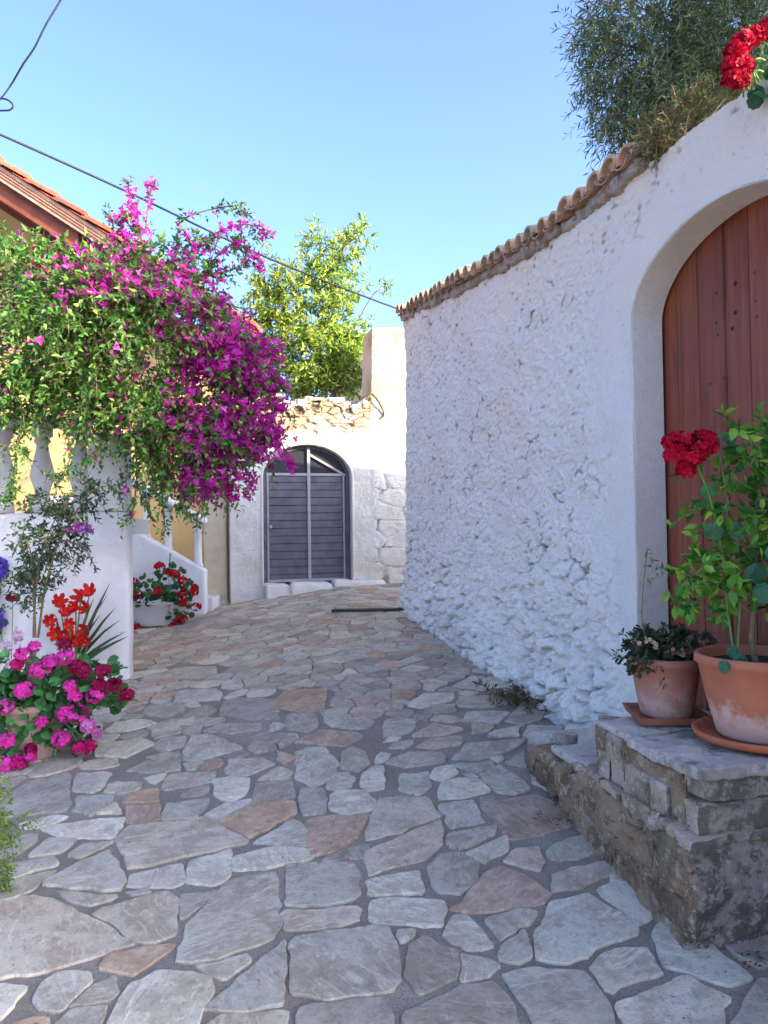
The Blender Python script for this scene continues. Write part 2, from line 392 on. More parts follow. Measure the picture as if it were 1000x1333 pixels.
def Lc(*p): return [(x / 2, 750 + y / 2) for x, y in p]
def Rc(*p): return [(500 + x / 2, 750 + y / 2) for x, y in p]
STONES = [
Lc((0,842),(95,830),(160,850),(225,885),(345,960),(240,995),(90,1040),(-60,1060),(-160,1040),(-120,870)), Lc((150,825),(300,838),(290,848),(235,862),(200,855)),
Lc((110,805),(215,745),(285,720),(325,790),(310,822),(180,815)), Lc((240,880),(330,850),(440,822),(465,850),(455,940),(400,958),(350,955),(290,910)),
Lc((300,690),(330,660),(540,632),(645,698),(560,718),(335,765)), Lc((330,810),(340,785),(475,750),(480,800),(450,812)), Lc((485,800),(495,745),(600,720),(605,750),(590,800),(560,810)),
Lc((605,770),(615,735),(720,710),(825,718),(810,740),(690,765)), Lc((465,835),(570,820),(490,890),(475,895)), Lc((455,1010),(490,910),(600,795),(640,780),(720,775),(730,900),(715,945),(600,990),(500,1012)),
Lc((255,1020),(285,985),(455,960),(420,1000),(345,1045)), Lc((90,1110),(110,1070),(150,1040),(235,1035),(240,1060),(160,1135),(95,1135)), Lc((185,1120),(240,1080),(300,1045),(312,1090),(290,1112)),
Lc((510,1020),(640,995),(650,1010),(590,1050),(540,1035)), Lc((530,1135),(600,1075),(740,950),(738,1120),(640,1140)), Lc((270,1190),(330,1080),(400,1040),(550,1045),(555,1080),(500,1200)),
Lc((-80,1075),(80,1075),(40,1110),(0,1155),(-80,1170)), Lc((745,860),(750,760),(765,750),(930,755),(940,835),(920,850),(800,865)), Lc((735,915),(740,880),(935,865),(930,900),(830,925),(745,925)),
Lc((755,1090),(752,960),(770,950),(960,918),(1006,914),(1030,970),(1040,1060),(1020,1085),(850,1112)), Lc((770,1220),(776,1130),(1000,1098),(1030,1180),(1025,1230)), Lc((520,1190),(580,1145),(750,1140),(745,1210)),
Lc((140,1185),(185,1135),(275,1130),(250,1190)), Lc((795,650),(830,630),(960,625),(945,660),(925,690),(890,712),(805,735)), Lc((895,735),(920,710),(965,705),(955,735),(925,740)),
Lc((665,700),(760,640),(790,650),(800,705)), Lc((560,640),(670,595),(770,590),(770,620),(650,685),(585,650)), Lc((535,625),(600,590),(655,585),(655,600),(560,640)), Lc((420,640),(430,600),(545,580),(540,605),(510,635)),
Lc((330,650),(325,605),(415,600),(415,640),(380,655)), Lc((320,595),(340,565),(410,558),(415,590)), Lc((100,665),(180,645),(325,632),(320,655),(295,685),(170,682)), Lc((255,620),(305,590),(312,620)),
Lc((190,615),(205,575),(300,572),(290,590),(240,625)), Lc((190,560),(200,520),(290,515),(275,545),(240,568)), Lc((0,590),(70,540),(180,515),(185,590),(170,615),(60,625),(0,628)),
Lc((280,545),(310,540),(375,545),(365,562),(330,570),(270,565)), Lc((785,625),(780,560),(840,558),(850,600),(845,620)), Lc((860,610),(855,575),(880,562),(950,562),(975,590),(970,610),(900,625)),
Lc((770,530),(770,465),(800,450),(850,452),(880,490),(875,530),(810,550)), Lc((885,500),(890,460),(915,448),(950,460),(960,490),(930,512)), Lc((850,555),(870,520),(905,512),(925,530),(920,552),(880,560)),
Lc((940,550),(940,520),(970,502),(1000,500),(1000,555),(960,562)), Lc((660,590),(665,545),(765,540),(768,580),(700,592)), Lc((560,580),(555,535),(600,528),(650,530),(640,570),(600,592)), Lc((420,555),(440,520),(565,510),(560,535),(500,550),(430,560)),
Lc((70,735),(130,685),(205,690),(165,725)), Lc((175,735),(215,705),(300,692),(215,735)), Lc((-40,750),(-40,690),(90,675),(100,690),(45,725)), Lc((-60,800),(-60,772),(145,735),(148,755),(20,795)), Lc((-60,860),(-40,815),(145,770),(90,815),(40,838)),
Lc((475,480),(480,455),(500,420),(540,415),(635,450),(500,485)), Lc((590,520),(595,480),(680,475),(720,490),(650,520),(595,525)), Lc((670,535),(730,500),(760,515),(755,530)), Lc((330,510),(380,485),(470,460),(470,505),(400,515)),
Lc((745,400),(745,365),(820,360),(830,390),(800,410)), Lc((575,365),(580,330),(620,320),(715,325),(730,375),(650,375)), Lc((720,345),(710,330),(740,300),(850,295),(845,350),(790,358)), Lc((370,270),(460,240),(560,238),(565,255),(520,268)),
Lc((340,268),(345,252),(430,240),(440,246),(370,262)), Lc((455,330),(460,300),(560,295),(580,305),(575,325)), Lc((370,360),(385,340),(470,330),(480,352),(440,370)), Lc((770,435),(830,405),(930,408),(945,425),(900,445),(830,440)),
Lc((250,470),(260,440),(370,425),(400,440),(330,475)), Lc((400,445),(420,425),(485,420),(480,445),(420,460)), Lc((270,410),(300,385),(370,375),(410,385),(330,408)), Lc((530,405),(580,385),(680,385),(680,400),(600,412)),
Rc((-50,690),(-25,592),(0,578),(110,580),(145,628),(50,668)), Rc((-44,782),(-48,725),(0,702),(150,640),(152,700),(110,742),(0,768)), Rc((145,600),(235,588),(260,640),(170,660)), Rc((160,705),(170,675),(295,652),(295,672),(190,718)),
Rc((210,730),(320,678),(325,715),(260,752)), Rc((308,750),(345,712),(400,705),(410,740),(405,770)), Rc((425,735),(435,700),(525,675),(570,725),(460,745)), Rc((440,825),(440,780),(590,740),(615,770),(500,815)), Rc((550,820),(630,798),(735,865),(740,885),(665,910)),
Rc((392,995),(395,935),(440,850),(530,832),(670,920),(650,940),(560,970),(480,1012),(400,1005)), Rc((180,875),(265,775),(300,760),(365,780),(440,830),(420,850),(280,880)), Rc((115,760),(150,730),(215,728),(245,760),(240,800),(200,830),(135,830)), Rc((-42,835),(-36,795),(90,772),(105,830),(0,838)),
Rc((-40,900),(-30,850),(0,845),(150,850),(165,870),(150,915),(0,908)), Rc((270,900),(370,870),(390,875),(380,910),(300,955)), Rc((305,965),(375,930),(378,1000),(355,1018),(305,1005)), Rc((150,940),(180,890),(220,885),(285,970),(215,978)), Rc((540,1020),(590,985),(680,978),(725,1040),(640,1060),(600,1095),(570,1075)),
Rc((700,945),(720,915),(785,900),(850,970),(955,1050),(900,1070),(740,1020),(715,1000)), Rc((600,1125),(700,1090),(760,1050),(800,1055),(900,1100),(860,1200),(640,1200)), Rc((305,1040),(390,1030),(520,1035),(560,1085),(590,1140),(600,1230),(430,1220),(350,1110)),
Rc((50,1050),(65,970),(100,950),(200,985),(190,1050),(90,1095)), Rc((205,1060),(205,990),(300,1015),(260,1045)), Rc((50,1150),(190,1080),(280,1062),(320,1100),(380,1220),(60,1220)), Rc((915,1170),(970,1060),(1040,1050),(1060,1190),(910,1210)),
Rc((250,600),(400,572),(440,590),(490,640),(480,655),(380,685),(330,690)), Rc((140,585),(145,545),(195,530),(260,535),(275,560),(210,580)), Rc((245,520),(300,495),(370,540),(380,560),(340,570),(300,565)), Rc((120,530),(130,505),(175,498),(195,515),(150,540)), Rc((45,560),(40,520),(115,515),(118,560),(90,572)),
Rc((315,490),(365,460),(368,500)), Rc((180,480),(215,440),(370,428),(345,450),(260,478)), Rc((5,490),(60,465),(150,465),(160,485),(60,500)), Rc((175,495),(280,485),(285,498),(240,515)), Rc((85,445),(130,425),(205,420),(200,440),(130,455)), Rc((75,420),(130,385),(210,400),(170,415)),
Rc((190,340),(195,315),(335,312),(330,335),(260,345)), Rc((60,340),(100,310),(180,305),(180,325),(100,345)), Rc((100,360),(110,340),(185,338),(183,358)), Rc((180,290),(230,265),(320,275),(350,298),(260,300)), Rc((0,378),(40,370),(90,378),(70,408),(0,425)), Rc((10,450),(30,435),(75,430),(60,452)),
Rc((360,420),(380,392),(520,395),(520,425)), Rc((270,420),(290,408),(350,395),(350,418)),
]
TRACE = [A([G(*p)[:2] for p in s]) for s in STONES]
def area2(p): return .5 * np.sum(p[:, 0] * np.roll(p[:, 1], -1) - np.roll(p[:, 0], -1) * p[:, 1])
TRACE = [p if area2(p) > 0 else p[::-1] for p in TRACE]
def inside(pts, poly):
    x, y = pts[:, 0], pts[:, 1]; c = np.zeros(len(pts), bool); n = len(poly)
    for i in range(n):
        x1, y1 = poly[i]; x2, y2 = poly[(i + 1) % n]
        with np.errstate(divide='ignore', invalid='ignore'):
            c ^= ((y1 > y) != (y2 > y)) & (x < (x2 - x1) * (y - y1) / (y2 - y1) + x1)
    return c
# fill: irregular cells wherever no stone was measured
tseed = []
for p in TRACE:
    c = p.mean(0)
    for k in (1.0, .55): 
        q = c + (p - c) * k * .93; e = np.roll(q, -1, 0)
        for t in (0, .33, .66): tseed.append(q + (e - q) * t)
    tseed.append(c[None])
tseed = np.concatenate(tseed)
cand = np.stack([R.uniform(-5.0, 2.6, 13000), R.uniform(.7, 12.5, 13000)], 1)
fill = []
msk = np.ones(len(cand), bool)
for p in TRACE: msk &= ~inside(cand, p)
cand = cand[msk]; dmin = np.min(np.hypot(cand[:, None, 0] - tseed[None, :, 0], cand[:, None, 1] - tseed[None, :, 1]), 1)
for c, d in zip(cand, dmin):
    rmin = (.075 + .15 * R.rand() ** 1.9) * (1 if c[1] < 8 else 1.15)
    if d < rmin * .5 and not (d > .042 and R.rand() < .6): continue
    if fill:
        f = A(fill); 
        if (np.hypot((f[:, 0] - c[0]) * .72, f[:, 1] - c[1]) < np.maximum(rmin, f[:, 2] * .9)).any(): continue
    fill.append((c[0], c[1], rmin))
fill = A(fill)[:, :2]
allp = np.concatenate([fill, tseed])
def clip(poly, a, n):                                    # keep the side where (x-a).n < 0
    o = []; d = (poly - a) @ n
    for i in range(len(poly)):
        j = (i + 1) % len(poly)
        if d[i] < 0: o.append(poly[i])
        if (d[i] < 0) != (d[j] < 0): o.append(poly[i] + (poly[j] - poly[i]) * d[i] / (d[i] - d[j]))
    return A(o)
CELLS = []
for i in range(len(fill)):
    c = fill[i]; d = np.hypot(*(allp - c).T); idx = np.argsort(d)[1:40]
    poly = c + A([[-.7, -.7], [.7, -.7], [.7, .7], [-.7, .7]])
    for j in idx:
        if d[j] > 1.5: break
        v = allp[j] - c; n = v / d[j]
        w = .5 if j < len(fill) else .62
        ang = .16 * (_h(np.int64(min(i, j)), np.int64(max(i, j)), 3, 5) - .5) if j < len(fill) else 0
        n = A([n[0] * cos(ang) - n[1] * sin(ang), n[0] * sin(ang) + n[1] * cos(ang)])
        poly = clip(poly, c + v * w, n)
        if len(poly) < 3: break
    if len(poly) >= 3 and abs(area2(poly)) > .002: CELLS.append((poly, .002 + .005 * R.rand()))
def inset(p, d):
    e = np.roll(p, -1, 0) - p; L = np.linalg.norm(e, axis=1); e = e / np.maximum(L, 1e-9)[:, None]; n = np.stack([-e[:, 1], e[:, 0]], 1); o = []
    for i in range(len(p)):
        n0, n1 = n[i - 1], n[i]; m = n0 + n1; l = m @ m
        m = m / max(l, .5) * 2; o.append(p[i] + m * d)
    return A(o)
def chip(p, amp, step):                                  # rounded corners and a broken edge
    q = []
    for i in range(len(p)):
        a, b, c = p[i - 1], p[i], p[(i + 1) % len(p)]
        k0 = min(.016, .2 * np.linalg.norm(a - b)); k1 = min(.016, .2 * np.linalg.norm(c - b))
        q += [b + nrm(a - b) * k0, b * .55 + .225 * (b + nrm(a - b) * k0) + .225 * (b + nrm(c - b) * k1), b + nrm(c - b) * k1]
    q = A(q); o = []
    for i in range(len(q)):
        a, b = q[i], q[(i + 1) % len(q)]; l = np.linalg.norm(b - a); k = max(1, int(l / step))
        for t in range(k): o.append(a + (b - a) * t / k)
    o = A(o)
    u, v = o[:, 0].copy(), o[:, 1].copy()
    o[:, 0] += amp * 2 * (fbm(u * 16, v * 16, 1., 3, 4) - .5); o[:, 1] += amp * 2 * (fbm(u * 16, v * 16, 9., 8, 4) - .5)
    return o
SB = Batch()
GREY = [lin(188, 180, 163), lin(176, 168, 151), lin(200, 191, 171), lin(167, 158, 142), lin(186, 173, 153), lin(159, 149, 135)]
WARM = [lin(184, 162, 144), lin(176, 154, 136), lin(186, 166, 152)]; RUST = [lin(168, 136, 108), lin(158, 132, 102)]
def lay(poly, gap, col, st):
    p = chip(poly, .019, .026 if st else .05); p = inset(p, gap)
    if area2(p) < .0009: return
    zt = .007 + .006 * R.rand(); tilt = R.normal(0, .012, 2); c0 = p.mean(0); n = len(p); V = []
    for d, h in ((0, -.008), (0, zt - .004), (.0035, zt)):
        q = inset(p, d) if d else p
        V.append(np.concatenate([q, (gz(q[:, 0], q[:, 1]) + h + (q - c0) @ tilt * (h > 0))[:, None]], 1))
    cen = A([c0[0], c0[1], float(gz(*c0)) + zt + .001])
    mid = c0 + (V[2][:, :2] - c0) * .5; V.append(np.concatenate([mid, (gz(mid[:, 0], mid[:, 1]) + zt + (mid - c0) @ tilt + .004 * (fbm(mid[:, 0] * 9, mid[:, 1] * 9, 2.) - .5))[:, None]], 1))
    V = np.concatenate(V + [cen[None]]); F = []
    for k in range(3):
        for i in range(n): F.append([k * n + i, k * n + (i + 1) % n, (k + 1) * n + (i + 1) % n, (k + 1) * n + i])
    for i in range(n): F.append([3 * n + i, 3 * n + (i + 1) % n, 4 * n])
    SB.add(V, F, col)
def pick():
    u = R.rand(); c = GREY[R.randint(len(GREY))] if u < .82 else WARM[R.randint(3)] if u < .97 else RUST[R.randint(2)]
    return A(c) * (.9 + .2 * R.rand())
RUST = [lin(186, 164, 140), lin(182, 160, 136)]
SPEC = {10: RUST[0], 26: RUST[0], 30: RUST[1], 57: RUST[1], 23: WARM[0], 77: WARM[0], 29: WARM[1], 92: A(WARM[1]) * .9, 62: WARM[1], 56: GREY[5]}
for k, p in enumerate(TRACE):
    lay(p, -.006, A(SPEC[k]) if k in SPEC else A(GREY[R.randint(5)]) * (.92 + .16 * R.rand()), True)
for p, g in CELLS:
    c = p.mean(0)
    if np.dot(c - OW, NWL) < -.25: continue
    lay(p, g, pick(), c[1] < 5)
SB.build('flagstone_paving', STONE, street)

# ------------------------------------------------------------------ a rough whitewashed wall, optionally with an arched opening
def rough_wall(o, u, n, s0, s1, zb, zt, ds, dz, disp, hole=None, back=.5):
    S = np.linspace(s0, s1, int((s1 - s0) / ds) + 1); b, t = zb(S), zt(S); nz = int(np.max(t - b) / dz) + 1
    s = np.repeat(S[:, None], nz, 1); z = b[:, None] + (t - b)[:, None] * np.linspace(0, 1, nz)[None]
    inq = None
    if hole:
        sc, a, zs, rise = hole
        q = np.where(z < zs, np.abs(s - sc) / a, np.hypot((s - sc) / a, (z - zs) / rise))
        near = np.abs(q - 1) * min(a, rise) < max(ds, dz) * .75
        k = np.where(near, 1 / np.maximum(q, 1e-6), 1.)
        s = np.where(near, sc + (s - sc) * k, s); z = np.where(near & (z > zs), zs + (z - zs) * k, z)
        inq = np.where(z < zs, np.abs(s - sc) / a, np.hypot((s - sc) / a, (z - zs) / rise))
        hd = (inq - 1) * min(a, rise)
    else: hd = np.full(s.shape, 9.)
    d, dirt_shade, tint = disp(s, z, z - b[:, None], t[:, None] - z, hd)
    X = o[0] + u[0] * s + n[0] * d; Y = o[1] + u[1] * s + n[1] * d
    V = np.stack([X, Y, z], -1).reshape(-1, 3); Cc = np.stack([dirt_shade, tint, 0 * s], -1).reshape(-1, 3)
    ns = len(S); i = (np.arange(ns - 1)[:, None] * nz + np.arange(nz - 1)[None]).ravel()
    F = np.stack([i, i + nz, i + nz + 1, i + 1], 1)
    if hole:
        F = F[inq.ravel()[F].mean(1) > 1.001]
    ori = np.cross(A([u[0], u[1], 0]), A([0, 0, 1.])) @ A([n[0], n[1], 0])
    if ori < 0: F = F[:, ::-1]
    F = F.tolist(); N = len(V)
    bt = np.stack([o[0] + u[0] * S - n[0] * back, o[1] + u[1] * S - n[1] * back, t - .02], 1); bb = bt.copy(); bb[:, 2] = b
    V = np.concatenate([V, bt, bb]); Cc = np.concatenate([Cc, np.zeros((2 * ns, 3))])
    for k in range(ns - 1):
        F.append([k * nz + nz - 1, (k + 1) * nz + nz - 1, N + k + 1, N + k])
        F.append([N + k, N + k + 1, N + ns + k + 1, N + ns + k])
    for k in (0, ns - 1):
        F.append([k * nz + j for j in range(nz)] + [N + k, N + ns + k])
    return V, F, Cc
def arch_ring(o, u, n, hole, zbot, d_out, d_in, k=40, lip=.02):
    """reveal of an arched opening, from a small lip on the face to depth d_in"""
    sc, a, zs, rise = hole; pr = []
    th = np.linspace(0, pi, k)
    path = [(sc - a, zbot)] + [(sc - a, zbot + (zs - zbot) * f) for f in (.25, .5, .75)] + [(sc - a * cos(t), zs + rise * sin(t)) for t in th] + [(sc + a, zbot + (zs - zbot) * f) for f in (.75, .5, .25)] + [(sc + a, zbot)]
    path = A(path); c = A([sc, zs]); out = nrm(np.where(path[:, 1:2] > zs, (path - c) / A([a * a, rise * rise]), np.stack([np.sign(path[:, 0] - sc), 0 * path[:, 0]], 1)))
    V = []
    for off, dep in ((lip * 1.6, -.012), (lip, d_out), (lip * .3, d_out + .002), (0, d_out - .008), (0, d_out - .02), (0, -d_in * .5), (0, -d_in)):
        q = path + out * off; wob = .006 * (fbm(q[:, 0] * 6, q[:, 1] * 6, dep * 20) - .5) * (off == 0)
        q = q + out * wob[:, None]
        V.append(np.stack([o[0] + u[0] * q[:, 0] + n[0] * dep, o[1] + u[1] * q[:, 0] + n[1] * dep, q[:, 1]], 1))
    m = len(path); F = [[r * m + i, (r + 1) * m + i, (r + 1) * m + i + 1, r * m + i + 1] for r in range(6) for i in range(m - 1)]
    return np.concatenate(V), F

# ------------------------------------------------------------------ right: whitewashed house front with plank gate
_tp = [WP(1000, 100), WP(930, 150), WP(868, 196), WP(785, 263), WP(720, 312), WP(650, 352), WP(527, 415)]
_ts = A([q[0] for q in _tp]); _tz2 = A([q[1] for q in _tp]); S_END = WP(529, 600)[0]
_ts2 = np.concatenate([[-3.5], _ts]); _tz3 = np.concatenate([[_tz2[0] - .05], _tz2])
def wt(s): return np.interp(s, _ts2, _tz3) + .02 * (fbm(np.asarray(s) * 5, 3.) - .5)
def wb(s): p = W3(0, 0); return gz(OW[0] + UW[0] * s, OW[1] + UW[1] * s) - .12
GATE = (-.64, .66, 2.665, .36)
def disp_right(s, z, h, ht, hd):
    wx = s + .12 * (fbm(s * 3, z * 3, 0., 5) - .5) + .05 * (fbm(s * 14, z * 14, 0., 55) - .5); wz = z + .12 * (fbm(s * 3, z * 3, 4., 9) - .5) + .04 * (fbm(s * 14, z * 14, 4., 59) - .5)
    f1, f2, idd, t1 = worley(wx / .20, wz / .115, 3, True); g1, g2, gid, t2 = worley(wx / .085, wz / .055, 21, True)
    low = sst(1.35, .25, h); mid = sst(2.3, 1.0, h)
    dome = (sst(0, .30, f2 - f1) ** .8 + .9 * t1) * (.75 + .25 * np.clip(1 - f1, 0, 1))
    near = sst(.02, .42, hd) * (1 - low) + low * sst(.0, .2, hd)
    d = dome * (.002 + .006 * mid + .042 * low) * (.25 + 1.2 * idd)
    d = d + (sst(0, .3, g2 - g1) + 1.4 * t2) * (.003 + .004 * mid + .016 * low) * (.3 + gid)
    d = d + .05 * (fbm(s * 2.2, z * 2.2, 1., 2) - .5) + .026 * (fbm(s * 7, z * 11, 1., 12) - .5) + (.020 + .014 * low) * (fbm(s * 18, z * 26, 1., 14) - .5) + .016 * (fbm(s * 40, z * 50, 2., 16, 2) - .5)
    cr = np.abs(2 * fbm(s * 5 + z * 2, z * 8, 3., 61, 5) - 1); d = d - .006 * sst(.06, .0, cr) * sst(.42, .58, fbm(s * 2, z * 2, 9., 71))
    sm = .020 * (fbm(s * 3, z * 3, 2., 4) - .5) + .006 * (fbm(s * 22, z * 22, 2., 6) - .5) + .018
    d = d * near + sm * (1 - near) + .10 * sst(.75, .0, h) * near
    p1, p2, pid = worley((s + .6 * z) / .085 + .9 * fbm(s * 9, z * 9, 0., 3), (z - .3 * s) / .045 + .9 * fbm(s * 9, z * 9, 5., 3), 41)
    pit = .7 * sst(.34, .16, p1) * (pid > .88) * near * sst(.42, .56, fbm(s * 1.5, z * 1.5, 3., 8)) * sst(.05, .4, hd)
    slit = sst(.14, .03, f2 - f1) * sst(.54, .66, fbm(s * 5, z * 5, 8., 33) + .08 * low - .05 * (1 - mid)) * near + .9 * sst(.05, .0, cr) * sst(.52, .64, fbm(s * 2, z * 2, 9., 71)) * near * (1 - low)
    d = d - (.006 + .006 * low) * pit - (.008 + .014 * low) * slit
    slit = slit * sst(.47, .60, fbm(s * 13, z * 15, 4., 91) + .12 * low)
    dirt_shade = np.clip(pit * .9 + slit * .9, 0, 1) * .9  # pit and crevice shade put into the colour; real dirt follows at the foot
    dirt_shade = np.maximum(dirt_shade, .75 * sst(.16, .10, h) * sst(.35, .6, fbm(s * 6, z * 6, 1., 17)))
    dirt_shade = np.maximum(dirt_shade, .32 * sst(.55, .05, h) * sst(.42, .62, fbm(s * 4, z * 5, 2., 27)))
    tint = .65 * sst(.9, 0., ht) * sst(.35, .6, fbm(s * 2, z * 2, 5., 19) + .05) + .35 * sst(.55, .7, fbm(s * 1.1, z * 1.1, 6., 3)) * sst(1.4, 2.4, h)
    tint = np.maximum(tint, sst(2.2, 3.0, z) * sst(.9, -.2, s) * (.55 + .6 * fbm(s * 2.5, z * 2.5, 7., 5)))
    return d, dirt_shade, np.clip(tint, 0, 1)
house = thing('whitewashed_house', 'rough whitewashed stone house front with scalloped tile eave and arched brown plank gate', 'house', W3(1.5, Wg(1.5)))
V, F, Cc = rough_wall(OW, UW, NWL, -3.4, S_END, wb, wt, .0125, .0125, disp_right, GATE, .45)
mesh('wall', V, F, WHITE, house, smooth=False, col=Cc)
V, F = arch_ring(OW, UW, NWL, GATE, .4, .022, .16)
mesh('gate_reveal', V, [f[::-1] for f in F], WHITE, house, smooth=False, col=np.zeros((len(V), 3)))
# gate: two leaves of planks
leafw = GATE[1]
for side in (-1, 1):
    B = Batch(); edges = [0.0]
    while edges[-1] < leafw - .07: edges.append(edges[-1] + R.uniform(.15, .20))
    edges[-1] = leafw + .03
    for k in range(len(edges) - 1):
        a, b = edges[k] + .0022, edges[k + 1] - .0022; col = A([1, 1, 1]) * R.uniform(.82, 1.12) * A([1, R.uniform(.92, 1.08), R.uniform(.9, 1.1)])
        sA, sB = sorted((GATE[0] + side * a, GATE[0] + side * b)); xs_ = np.array([sA, sA + .005, sA + .02, sA * .7 + sB * .3, (sA + sB) / 2, sA * .3 + sB * .7, sB - .02, sB - .005, sB])
        prof = np.clip(np.minimum(xs_ - sA, sB - xs_) / .005, 0, 1); V = []; zsN = np.linspace(.45, 3.3, 34)
        dd = R.uniform(-.004, .004)
        for z in zsN:
            for x, pf in zip(xs_, prof): V.append(W3(x, z, -.182 + dd + .010 * pf + .003 * (float(vn3(A(x * 30), A(z * .7), A(0.), 5)) - .5)))
        F = [[i * 9 + j, i * 9 + j + 1, (i + 1) * 9 + j + 1, (i + 1) * 9 + j] for i in range(33) for j in range(8)]
        B.add(V, [f[::-1] for f in F], col)
        bk = [W3(sA, .45, -.21), W3(sB, .45, -.21), W3(sB, 3.3, -.21), W3(sA, 3.3, -.21)]; B.add(bk, [[0, 1, 2, 3]], col)
    leaf = B.build('gate_leaf', WOOD, house)
    if side > 0:
        nv, nf = None, None
        for (px, py) in ((933, 382), (957, 369), (933, 420), (957, 407), (935, 436), (953, 428), (983, 355), (984, 392), (986, 412), (943, 492), (925, 500)):
            r = onplane(OW - NWL * .172, UW, px, py)
            V, F = lathe([(0.0001, .006), (.006, .005), (.010, 0)], (0, 0, 0), 10)
            V = A([[r[2][0] + NWL[0] * v[2] + UW[0] * v[0], r[2][1] + NWL[1] * v[2] + UW[1] * v[0], r[2][2] + v[1]] for v in V])
            mesh('nail', V, F, IRON, leaf, smooth=True)
# threshold, and an unseen house body added to cast shade on the far wall
V, F = hexa([W3(-1.5, Wg(0) - .1, 0.02), W3(.05, Wg(0) - .1, .02), W3(.05, Wg(0) - .1, -.19), W3(-1.5, Wg(0) - .1, -.19)], [W3(-1.5, .70, .02), W3(.05, .70, .02), W3(.05, .70, -.19), W3(-1.5, .70, -.19)], .04, .012, .006)
mesh('threshold', V, F, STEPM, house, smooth=True)
pts = [W3(.55, 0, -.4), W3(S_END - .02, 0, -.4), W3(S_END - .02, 0, -5.0), W3(.55, 0, -5.0)]
V = [(*p[:2], .2) for p in pts] + [(*p[:2], float(wt(s)) - .06 - dz) for p, s, dz in zip(pts, (.55, S_END - .02, S_END - .02, .55), (0, 0, .62, .62))]
mesh('unseen_house_body', V, [[0, 1, 5, 4], [1, 2, 6, 5], [2, 3, 7, 6], [3, 0, 4, 7], [4, 5, 6, 7]], PAINT, house)
# eave: barrel tiles over a mortar bed
B = Batch(); Bm = Batch(); s = WP(836, 215)[0]; k = 0
while s < S_END - .03:
    z = float(wt(s)) + .02; r = .078 * R.uniform(.92, 1.08); L = .50; yaw = R.normal(0, .05); lift = R.normal(0, .008); m = 9
    th = np.linspace(-.05, pi + .05, m); V = []
    prj = .10 + R.normal(0, .012)
    for q, rr in ((prj, r), (prj - .12, r * .97), (prj - .28, r * .92), (prj - .45, r * .88)):
        for t, w in [(t, 0.) for t in th] + [(t, .016) for t in th[::-1]]:
            V.append(W3(s + (rr - w) * cos(t) + yaw * q, z + lift + (rr - w) * sin(t) * .95 + (prj - q) * .20 + .035, q))
    V = A(V); n2 = 2 * m
    F = [[i * n2 + j, i * n2 + (j + 1) % n2, (i + 1) * n2 + (j + 1) % n2, (i + 1) * n2 + j] for i in range(3) for j in range(n2)]
    F += [[i, i + 1, n2 - 2 - i, n2 - 1 - i] for i in range(m - 1)]
    c = [lin(206, 170, 138), lin(188, 162, 136), lin(180, 166, 144), lin(208, 176, 146), lin(196, 154, 126)][R.randint(5)]
    B.add(V, F, A(c) * R.uniform(.85, 1.1))
    # mortar plug in the mouth of the tile
    mp = [W3(s, z + lift + .04, prj - .035)] + [W3(s + (r - .014) * cos(t), z + lift + (r - .014) * sin(t) * .92 + .037, prj - .035 + R.normal(0, .006)) for t in th]
    B.add(mp, [[0, i + 1, i + 2] for i in range(m - 1)], A(lin(170, 152, 130)) * R.uniform(.7, 1.1))
    # pan tile between
    V = []; s2 = s + .088; th2 = np.linspace(pi + .25, 2 * pi - .25, 7)
    for q in (.075, -.3):
        for w in (0, .014):
            for t in th2: V.append(W3(s2 + (.07 - w) * cos(t), z + (.07 - w) * sin(t) * .7 + .065 + (.075 - q) * .2, q))
    F = [[i, i + 1, 7 + i + 1, 7 + i] for i in range(6)] + [[i, i + 1, 14 + i + 1, 14 + i] for i in range(6)] + [[7 + i, 7 + i + 1, 21 + i + 1, 21 + i] for i in range(6)]
    B.add(V, F, A(lin(176, 142, 114)) * R.uniform(.8, 1.1))
    s += .176 * R.uniform(.95, 1.05)
B.build('roof_tiles', TILE, house, smooth=False)
s = WP(846, 200)[0]
while s < S_END - .02:                                    # broken stone and mortar course under the tiles
    L = R.uniform(.12, .30); e = min(s + L, S_END - .005); z0, z1 = float(wt(s)), float(wt(e)); h = R.uniform(.010, .035); q = R.uniform(.025, .06)
    V, F = hexa([W3(s, z0 - h, q), W3(e, z1 - h, q), W3(e, z1 - h, -.35), W3(s, z0 - h, -.35)], [W3(s, z0 + .05, q), W3(e, z1 + .05, q), W3(e, z1 + .05, -.35), W3(s, z0 + .05, -.35)], .02, .012, .018, 16, k, .015, 6); k += 1
    Bm.add(V, F, (1, 1, 1)); s = e + .004
Bm.build('eave_course', m_step('eave_mortar', 0, lin(190, 176, 160), lin(150, 128, 106), lin(200, 192, 184)), house, smooth=True)
# unseen roof over that body, falling away to set the far wall's shadow line
V = [W3(.5, float(wt(.5)) + .09, -.30), W3(S_END, float(wt(S_END)) + .09, -.30), W3(S_END, float(wt(S_END)) - .50, -5.1), W3(.5, float(wt(.5)) - .50, -5.1)]
V += [v - A([0, 0, .06]) for v in V]
mesh('roof', V, [[0, 1, 2, 3], [7, 6, 5, 4], [0, 4, 5, 1], [1, 5, 6, 2], [2, 6, 7, 3], [3, 7, 4, 0]], TILE, house, col=np.repeat([lin(150, 110, 84)], 8, 0))

